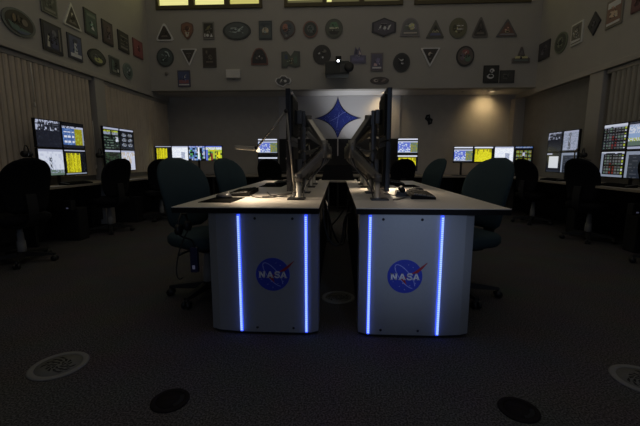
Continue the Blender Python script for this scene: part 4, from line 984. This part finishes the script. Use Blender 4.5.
task_lamp((.30, 3.32, DZ), [(.30, 3.32, DZ + .04), (.288, 3.31, 1.20), (.385, 3.38, 1.10)], (.375, 3.38, 1.08), (.475, 3.38, 1.08),
          'jointed task lamp tucked behind the nearest monitors of right console', 17.0, (-.05, -.75, -1), bulb=False)
task_lamp((-.30, 4.36, DZ), [(-.30, 4.36, DZ + .04), (-.35, 4.36, 1.22), (-.555, 4.36, 1.05)], (-.56, 4.36, 1.04), (-.625, 4.36, 1.04),
          'jointed task lamp at the far end of the left console', 5.0, (-.2, 0, -1), bulb=False)
task_lamp((.27, 4.47, DZ), [(.27, 4.47, DZ + .04), (.27, 4.46, 1.18), (.27, 4.40, 1.10)], (.27, 4.40, 1.08), (.38, 4.40, 1.08),
          'jointed task lamp among the far arms of the right console', 2.2, (0, 0, -1))

# ------------------------------------------------------------------ desk items
def keyboard(loc, rz, label):
    t = thing('keyboard', label, 'keyboard', loc, rz, 'keyboards on the consoles')
    b = MB(); b.loft([[(-.225, -.08, 0), (.225, -.08, 0), (.225, .08, 0), (-.225, .08, 0)], [(-.225, -.08, .014), (.225, -.08, .014), (.225, .08, .032), (-.225, .08, .032)]], M_KEY, smooth=False); b.build('body', t)
    b = MB()
    for r in range(5):
        y = -.062 + r * .028
        for c in range(15):
            x = -.205 + c * .0293
            z = .015 + (y + .08) / .16 * .018
            b.box(x - .011, x + .011, y - .011, y + .011, z - .002, z + .007, M_GREY if (c in (0, 14)) else M_KEY)
    b.build('keys', t); return t
def mouse(loc, rz, label, m=None):
    t = thing('computer_mouse', label, 'mouse', loc, rz, 'mice on the consoles')
    m = m or M_BLACK
    b = MB(); n = 16; rings = []
    for h, k in ((0, .92), (.010, 1.), (.022, .92), (.032, .66), (.037, .25)):
        rings.append([(.031 * k * math.cos(2 * PI * q / n), .056 * k * math.sin(2 * PI * q / n) - .004 * (h / .037), h) for q in range(n)])
    b.loft(rings, m); b.build('shell', t)
    b = MB(); b.tube([(-.004, .026, .033), (.004, .026, .033)], .006, M_GREY, n=10); b.build('scroll_wheel', t); return t
def mat_pad(loc, rz, label, w, d):
    o = None
    b = MB(); b.box(-w / 2, w / 2, -d / 2, d / 2, 0, .004, M_MATC, bev=.001); o = b.build('mouse_mat', None, loc, (0, 0, rz))
    return tag(o, label, 'mouse mat', 'mouse mats on the consoles')
mat_pad((-.760, 2.335, DZ), R(88), 'black mouse mat near the front corner of the left console', .30, .21)
mouse((-.775, 2.42, DZ + .004), R(-65), 'black mouse with a pale highlight on the left console mat', mat('mouse_gloss', (.05, .05, .055), rough=.22, noise=.03))
keyboard((-.735, 2.79, DZ), R(-86), 'black keyboard on the left console behind the near mouse mat')
mat_pad((-.66, 3.62, DZ), R(90), 'black mouse mat farther along the left console', .28, .22)
keyboard((-.62, 4.02, DZ), R(-88), 'black keyboard at the far end of the left console')
mouse((-.67, 3.56, DZ + .004), R(-80), 'black mouse on the farther mat of the left console')
keyboard((.60, 2.66, DZ), R(84), 'black keyboard on the near part of the right console')
mouse((.655, 3.02, DZ), R(70), 'black mouse beyond the near keyboard on the right console')
mat_pad((.69, 3.70, DZ), R(90), 'black mouse mat farther along the right console', .30, .22)
keyboard((.63, 4.05, DZ), R(88), 'black keyboard at the far end of the right console')
t = thing('desk_phone', 'black low desk handset beside the near keyboard of the right console', 'phone', (.475, 2.70, DZ), R(84))
b = MB(); b.loft([[(-.10, -.045, 0), (.10, -.045, 0), (.10, .045, 0), (-.10, .045, 0)], [(-.10, -.04, .022), (.10, -.04, .022), (.10, .04, .038), (-.10, .04, .038)]], M_BLACK, smooth=False); b.build('base', t)
b = MB(); b.tube([(-.09, .0, .045), (-.06, .0, .058), (0, 0, .060), (.06, 0, .058), (.09, 0, .045)], [.020, .014, .012, .014, .020], M_BLACK2, n=10); b.build('receiver', t)
def cable(label, pts, r=.004, m=None, cat='cable', grp=None):
    b = MB(); b.tube(bez(pts[:4], 12) + (bez(pts[3:], 12)[1:] if len(pts) > 4 else []), r, m or M_GREY, n=6)
    o = b.build('cable'); return tag(o, label, cat, grp)
zc = DZ + .005
cable('grey cable curving over the left console from the near keyboard toward the arm', [(-.64, 2.62, zc), (-.58, 2.45, zc), (-.50, 2.40, zc), (-.43, 2.52, zc), (-.40, 2.58, zc), (-.37, 2.70, zc), (-.36, 2.8, zc)], .0042, M_BLACK)
cable('short dark cable crossing the left console under the nearest monitors', [(-.55, 2.78, zc + .009), (-.50, 2.62, zc + .009), (-.46, 2.38, zc + .009), (-.345, 2.44, zc + .009)], .004, M_BLACK)
cable('dark cable bent across the left console nearest its front edge', [(-.50, 2.36, zc + .018), (-.44, 2.32, zc + .018), (-.42, 2.55, zc + .018), (-.30, 2.60, zc + .018)], .0045, M_METALD)
cable('grey cable running from the near keyboard on the right console', [(.50, 2.46, zc + .009), (.43, 2.40, zc + .009), (.40, 2.60, zc + .009), (.345, 2.70, zc + .009)], .0042, M_GREY)
cable('dark cable under the nearest monitors of the right console', [(.50, 2.56, zc), (.42, 2.46, zc), (.40, 2.35, zc), (.36, 2.36, zc)], .0042, M_BLACK)

# hanging cable loops in the gap between the consoles
for k, (x, y0, z0, x1, z1, lab) in enumerate(((-.05, 2.45, .70, .045, .42, 'black cable loop hanging nearest between the two consoles'),
                                              (.02, 2.95, .70, .07, .30, 'black cable loop hanging in the gap near the right console'),
                                              (-.02, 3.5, .68, -.06, .22, 'long black cable loop hanging deep in the gap between consoles'))):
    cable(lab, [(-.10, y0, z0), (x - .05, y0, z1), (x1, y0 + .05, z1 - .1), (x1, y0 + .1, z1 + .15), (.08, y0 + .1, z1 + .3), (.09, y0 + .1, .6), (.10, y0 + .1, .69)], .008, M_BLACK, 'cable', 'cable loops between the consoles')

# ------------------------------------------------------------------ swivel chairs
def make_chair(label, fab, cat_group):
    t = thing('swivel_chair', label, 'chair', (0, 0, 0), 0, cat_group)
    n = 28
    def se(q, p=2.6):
        c, s_ = math.cos(q), math.sin(q)
        return math.copysign(abs(c) ** (2 / p), c), math.copysign(abs(s_) ** (2 / p), s_)
    # backrest: tall shell, rounded top, wrapped round the sitter
    b = MB(); rings = []
    Z0, Z1 = .515, 1.045
    for k in range(19):
        v = k / 18; z = Z0 + (Z1 - Z0) * v
        w = .165 + .055 * math.sin(min(1, v / .62) * PI / 2)
        if v > .62: w = .220 * math.sqrt(max(0, 1 - ((v - .62) / .39) ** 2.3))
        if v < .08: w *= .75 + .25 * math.sqrt(v / .08)
        w = max(w, .02)
        th = .038 * min(1, .35 + 1.3 * math.sqrt(max(0, min(v / .15, (1 - v) / .12 + .05, 1))))
        yc = -.205 - .13 * v + .05 * math.sin(v * PI)
        r = []
        for q in range(n):
            cx_, cy_ = se(2 * PI * q / n)
            x = w * cx_
            r.append((x, yc + th * cy_ + .55 * x * x, z))
        rings.append(r)
    b.loft(rings, fab); b.build('backrest', t)
    b = MB(); rings = []
    for h, k in ((.405, .80), (.412, .93), (.435, 1.), (.475, 1.), (.495, .93), (.503, .75)):
        rings.append([(.248 * k * se(2 * PI * q / n, 3.4)[0], .01 + .235 * k * se(2 * PI * q / n, 3.4)[1], h) for q in range(n)])
    b.loft(rings, fab); b.build('seat', t)
    b = MB(); b.box(-.11, .11, -.12, .10, .36, .405, M_BLACK2, bev=.01); b.build('tilt_mechanism', t)
    b = MB()
    b.tube([(.10, .02, .385), (.22, .03, .385), (.27, .03, .378)], [.007, .007, .012], M_BLACK, n=8); b.build('lever', t)
    b = MB(); pts = bez([(0, -.10, .385), (0, -.30, .37), (0, -.30, .50), (0, -.265, .70)], 8)
    b.loft([[(-.045, p.y - .008, p.z - .004), (.045, p.y - .008, p.z - .004), (.045, p.y + .008, p.z + .004), (-.045, p.y + .008, p.z + .004)] for p in pts], M_BLACK2, smooth=False); b.build('back_bracket', t)
    b = MB(); b.lathe([(.0, .085), (.040, .085), (.038, .22), (.031, .222), (.029, .30), (.024, .302), (.022, .37), (.0, .37)], mat('gas_lift_grey', (.34, .335, .32), rough=.5, noise=.04), n=18); b.build('gas_lift', t)
    b = MB(); b.lathe([(.0, .062), (.050, .062), (.052, .095), (.040, .112), (.0, .112)], M_BLACK2, n=18)
    for k in range(5):
        a = 2 * PI * k / 5 + PI / 2
        c, s_ = math.cos(a), math.sin(a)
        rg = []
        for (rr, hw, z0, z1) in ((.03, .030, .062, .108), (.16, .026, .060, .096), (.29, .019, .062, .080)):
            rg.append([(rr * c - hw * s_, rr * s_ + hw * c, z0), (rr * c + hw * s_, rr * s_ - hw * c, z0), (rr * c + hw * .7 * s_, rr * s_ - hw * .7 * c, z1), (rr * c - hw * .7 * s_, rr * s_ + hw * .7 * c, z1)])
        b.loft(rg, M_BLACK2, smooth=False)
    b.build('star_base', t)
    for k in range(5):
        a = 2 * PI * k / 5 + PI / 2
        c, s_ = math.cos(a), math.sin(a)
        b = MB(); ct = Vector((.285 * c, .285 * s_, .028)); ax = Vector((-s_, c, 0))
        for d in (-1, 1):
            b.tube([ct + ax * d * .008, ct + ax * d * .026], .028, M_BLACK, n=14)
        b.tube([ct, ct + Vector((0, 0, .040))], .008, M_BLACK, n=8)
        b.build('caster', t)
    return t
def face(fx, fy): return math.atan2(-fx, fy)
GT = 'teal chairs at the consoles'; GK = 'black chairs at the wall counters'
c_t = make_chair('large teal swivel chair beside the near end of left console', M_TEAL, GT)
c_t.location = (-.99, 2.62, 0); c_t.rotation_euler = (0, 0, face(.87, -.49))
dup(c_t, (.935, 2.72, 0), face(-.90, -.42), 'teal swivel chair beside the near end of right console', GT)
dup(c_t, (-.97, 3.79, 0), face(.88, -.45), 'smaller-looking teal swivel chair farther along the left console', GT)
dup(c_t, (1.05, 4.78, 0), face(-.92, -.30), 'smaller-looking teal swivel chair farther along the right console', GT)
c_k = make_chair('black swivel chair nearest the camera on the left, cut by frame edge', M_CHBLK, GK)
c_k.location = (-3.19, 3.40, 0); c_k.rotation_euler = (0, 0, face(-.93, .37))
for loc, f_, lab in (((-3.28, 4.97, 0), (-.94, .35), 'black swivel chair in front of the farther left wall monitors'),
                     ((-3.05, 6.05, 0), (-.6, .8), 'black swivel chair in the far left corner, mostly behind the teal chair'),
                     ((-1.215, 6.66, 0), (.05, 1), 'black swivel chair at the back counter left of the star mural'),
                     ((1.135, 6.66, 0), (-.05, 1), 'black swivel chair at the back counter right of the star mural'),
                     ((3.20, 6.02, 0), (.94, .35), 'black swivel chair in the far right corner before the gold-square monitor'),
                     ((3.235, 4.74, 0), (.93, .37), 'black swivel chair in front of the white-page monitor on the right'),
                     ((3.22, 3.53, 0), (1, .08), 'black swivel chair cut by the right edge of the view')):
    dup(c_k, loc, face(*f_), lab, GK)

# ------------------------------------------------------------------ headsets and hanging units
def headset(loc, rz, label):
    t = thing('headset', label, 'headset', loc, rz, 'headsets hanging by the monitors')
    b = MB(); b.tube([(.085 * math.cos(PI * k / 12), 0, .085 * math.sin(PI * k / 12)) for k in range(13)], .007, M_BLACK, n=8); b.build('headband', t)
    for s_ in (-1, 1):
        b = MB(); b.tube([(s_ * .070, 0, -.01), (s_ * .094, 0, -.01)], .036, M_BLACK, n=16); b.build('ear_cup', t)
    b = MB(); b.tube(bez([(.085, 0, -.03), (.10, -.05, -.07), (.05, -.10, -.08)], 6), .004, M_BLACK, n=6); b.build('microphone_boom', t)
    return t
headset((-3.43, 3.86, 1.10), R(118), 'black headset hung on the near side of the nearer left wall monitors')
headset((-3.43, 5.10, 1.10), R(110), 'black headset hung on the near side of the farther left wall monitors')
headset((3.33, 5.13, 1.10), R(65), 'black headset hung beside the white-page monitors on the right wall')
t = thing('headset_stand', 'slim brass-coloured stand beside the hanging headset on the right counter', 'stand', (3.28, 5.23, CZ))
b = MB(); b.box(-.05, .05, -.04, .04, 0, .012, M_BLACK, bev=.003); b.build('base', t)
b = MB(); b.tube([(0, 0, .01), (0, -.0, .42), (0, -.05, .46)], .009, mat('brass', (.42, .33, .18), rough=.4, metal=.7, noise=.05), n=8); b.build('post', t)
# console headset on its hook with cord and talk switch
t = thing('headset', 'black headset hanging with its cord from the edge of left console', 'headset', (-.985, 2.22, .60))
b = MB(); b.tube([(.0, .07 * math.cos(PI * k / 12), .07 * math.sin(PI * k / 12) + .02) for k in range(13)], .007, M_BLACK, n=8); b.build('headband', t)
for s_ in (-1, 1):
    b = MB(); b.tube([(-.012, s_ * .07, .0), (.014, s_ * .07, .0)], .034, M_BLACK, n=16); b.build('ear_cup', t)
b = MB(); b.tube(bez([(.0, .07, -.03), (-.10, .05, -.20), (-.09, .0, -.40), (-.02, .0, -.33)], 14) , .0045, M_BLACK, n=6)
b.tube(bez([(.0, -.07, -.03), (.02, -.03, -.08), (.06, .0, -.05), (.055, .02, -.13)], 10), .0045, M_BLACK, n=6); b.build('cord', t)
b = MB(); b.box(.03, .08, .0, .035, -.30, -.13, mat('talk_switch_blue_glint', (.03, .035, .09), rough=.25, noise=.05), bev=.008); ts = b.build('talk_switch', t)  # blue tint in the plastic stands for a reflected blue glint
b = MB(); b.box(.045, .062, -.004, .002, -.275, -.25, M_DOTW, bev=.002); b.build('indicator', ts)
b = MB(); b.box(-.01, .03, -.015, .015, .09, .131, M_METAL, bev=.003); b.build('hook', t)
def talk_box(loc, label):
    t = thing('talk_box', label, 'switch box', loc)
    b = MB(); b.box(-.05, .05, -.04, .04, -.12, .0, M_BLACK, bev=.008); b.build('housing', t)
    b = MB(); b.lathe([(.0, -.046), (.008, -.046), (.008, -.038), (.0, -.038)], M_DOTW, n=10, M=Matrix.Rotation(R(-90), 4, 'X') if False else None, c=(0, 0, 0)) if False else b.box(-.012, .012, -.045, -.039, -.10, -.085, M_DOTW); b.build('indicator', t)
talk_box((-3.33, 4.28, CZ - .031 - .16), 'black switch box with white light below the left wall counter')
talk_box((3.16, 3.96, CZ - .031 - .12), 'black switch box with white light below the right wall counter')
# computer towers under the counters
def tower(loc, rz, label):
    t = thing('computer_tower', label, 'computer', loc, rz, 'computer towers under the wall counters')
    b = MB(); b.box(-.09, .09, -.2, .2, 0, .42, M_BLACK2, bev=.006); b.build('case', t)
    b = MB(); b.box(-.085, .085, -.208, -.198, .01, .41, M_BLACK, bev=.004); b.build('front_cover', t)
for i, (x, y) in enumerate(((-3.5, 4.45), (-3.5, 5.80), (3.5, 5.20), (3.5, 4.15))):
    tower((x, y, 0), R(90) if x < 0 else R(-90), 'black computer tower under the %s counter, %s one' % ('left' if x < 0 else 'right', ('nearer', 'farther', 'farther', 'nearer')[i]))
# keyboards on wall counters
kb0 = None
for (x, y, rz_, lab) in ((-3.335, 4.45, R(90), 'black keyboard on the left wall counter below the yellow plot'), (3.20, 5.56, R(-90), 'black keyboard on the right wall counter below the white page'), (3.235, 4.35, R(-90), 'black keyboard on the right wall counter below the status grid')):
    k = keyboard((x, y, CZ), rz_, lab); k['group'] = 'keyboards on the wall counters'
    k.scale = (1, .75, 1)

# ------------------------------------------------------------------ floor fittings
def diffuser(x, y, rz, label, r=.131):
    t = thing('floor_diffuser', label, 'air vent', (x, y, 0), rz, 'round air diffusers in the floor')
    b = MB(); b.lathe([(r * .78, .0015), (r, .0015), (r, .004), (r * .95, .008), (r * .80, .008), (r * .78, .006)], M_VENT, n=40, ring=True); b.build('rim', t)
    b = MB(); b.lathe([(0, .001), (r * .80, .001), (r * .80, .0045), (0, .0045)], M_VENTG, n=40); g = b.build('grille', t)
    b = MB()
    for ring, (r0, r1, nn) in enumerate(((.10, .24, 7), (.27, .42, 11), (.46, .62, 15))):
        for k in range(nn):
            a = 2 * PI * k / nn
            if ring == 2 and int(a / (PI / 2)) % 2 == 0: continue
            sw = .35
            pts = [(r * r0 * math.cos(a), r * r0 * math.sin(a)), (r * r1 * math.cos(a + sw), r * r1 * math.sin(a + sw)),
                   (r * r1 * math.cos(a + sw + 3.1 / nn), r * r1 * math.sin(a + sw + 3.1 / nn)), (r * r0 * math.cos(a + 3.1 / nn), r * r0 * math.sin(a + 3.1 / nn))]
            b.prism(pts, .0045, .0052, M_DARKHOLE)
    b.build('slots', g)
diffuser(-1.399, 1.618, 0, 'grey round floor diffuser on the carpet at lower left')
diffuser(.010, 2.595, .6, 'grey round floor diffuser in the gap between the consoles', .125)
diffuser(1.445, 1.635, 1.2, 'grey round floor diffuser cut by the right edge of the view')
def lid(x, y, rz, label):
    t = thing('floor_box', label, 'floor box', (x, y, 0), rz, 'dark floor box lids')
    b = MB(); b.lathe([(.058, .001), (.080, .001), (.080, .004), (.074, .007), (.058, .007)], M_LID, n=36, ring=True); b.build('rim', t)
    b = MB(); b.lathe([(0, .001), (.058, .001), (.058, .005), (0, .006)], M_LID, n=36); b.build('cover', t)
    b = MB()
    for k in range(8):
        a0, a1 = R(-50 + 90 * k / 8), R(-50 + 90 * (k + 1) / 8)
        b.prism([(.040 * math.cos(a0), .040 * math.sin(a0)), (.058 * math.cos(a0), .058 * math.sin(a0)), (.058 * math.cos(a1), .058 * math.sin(a1)), (.040 * math.cos(a1), .040 * math.sin(a1))], .006, .0075, M_DARKHOLE)
    b.build('cord_opening', t)
lid(-.716, 1.385, 0, 'black round floor box lid on the carpet left of centre')
lid(.758, 1.40, R(-40), 'black round floor box lid on the carpet right of centre')

# ------------------------------------------------------------------ lights
def light(name, kind, loc, energy, col, size=1., target=None, spot=None, blend=.6, size_y=None):
    ld = bpy.data.lights.new(name, kind); ld.energy = energy; ld.color = col
    if kind == 'AREA':
        ld.size = size
        if size_y: ld.shape = 'RECTANGLE'; ld.size_y = size_y
    else: ld.shadow_soft_size = size
    if spot: ld.spot_size = R(spot); ld.spot_blend = blend
    o = bpy.data.objects.new(name, ld); COL.objects.link(o); o.location = loc
    if target is not None:
        o.rotation_euler = (Vector(target) - Vector(loc)).to_track_quat('-Z', 'Y').to_euler()
    return o
# added area light under the ceiling for dim ambience, no fixture
light('ambient_fill', 'AREA', (0, 3.0, ZC - .05), 27, (1, .90, .76), 6.0, (0, 3.0, 0), size_y=7.5)
# soffit downlights
light('downlight_beam', 'SPOT', (3.02, 7.58, ZSO - .03), 11.5, (1, .72, .36), .10, (3.0, 7.90, 2.02), 112, 1.)
light('downlight_beam', 'SPOT', (.90, 7.56, ZSO - .03), 10, (1, .72, .36), .10, (.90, 7.87, 2.02), 112, 1.)
# added unseen uplight over the back counter, brightening mural and soffit
light('mural_fill', 'SPOT', (0.30, 7.20, .90), 44, (.92, .95, 1), .15, (.35, 7.62, 2.36), 74, 1.)
# added bluish area light behind the camera, for an assumed projection screen
light('rear_fill', 'AREA', (1.1, YF + .1, 1.9), 14, (.48, .64, 1), 2.2, (.45, 2.0, .4), size_y=1.4)

# added spot behind the camera, only to brighten the right console panel
light('console_fill', 'SPOT', (1.0, -1.2, 1.5), 74, (.58, .70, 1), .12, (.43, 2.0, .54), 17, 1.)

w = bpy.data.worlds.new('World'); scene.world = w; w.use_nodes = True
w.node_tree.nodes['Background'].inputs['Color'].default_value = (.004, .004, .004, 1)

# ------------------------------------------------------------------ camera
f = 360.0
cam = bpy.data.cameras.new('camera'); co = bpy.data.objects.new('camera', cam); COL.objects.link(co)
cam.sensor_fit = 'HORIZONTAL'; cam.sensor_width = 36; cam.lens = f / 640 * 36
cam.clip_start = .05; cam.clip_end = 60
co.location = (0, 0, 1.03)
co.rotation_euler = (PI / 2 - math.atan(53.4 / f), 0, math.atan(18 / math.hypot(f, 53.4)))
scene.camera = co
vs = scene.view_settings
vs.view_transform = 'Standard'; vs.look = 'None'; vs.exposure = 0; vs.gamma = 1; vs.use_curve_mapping = False
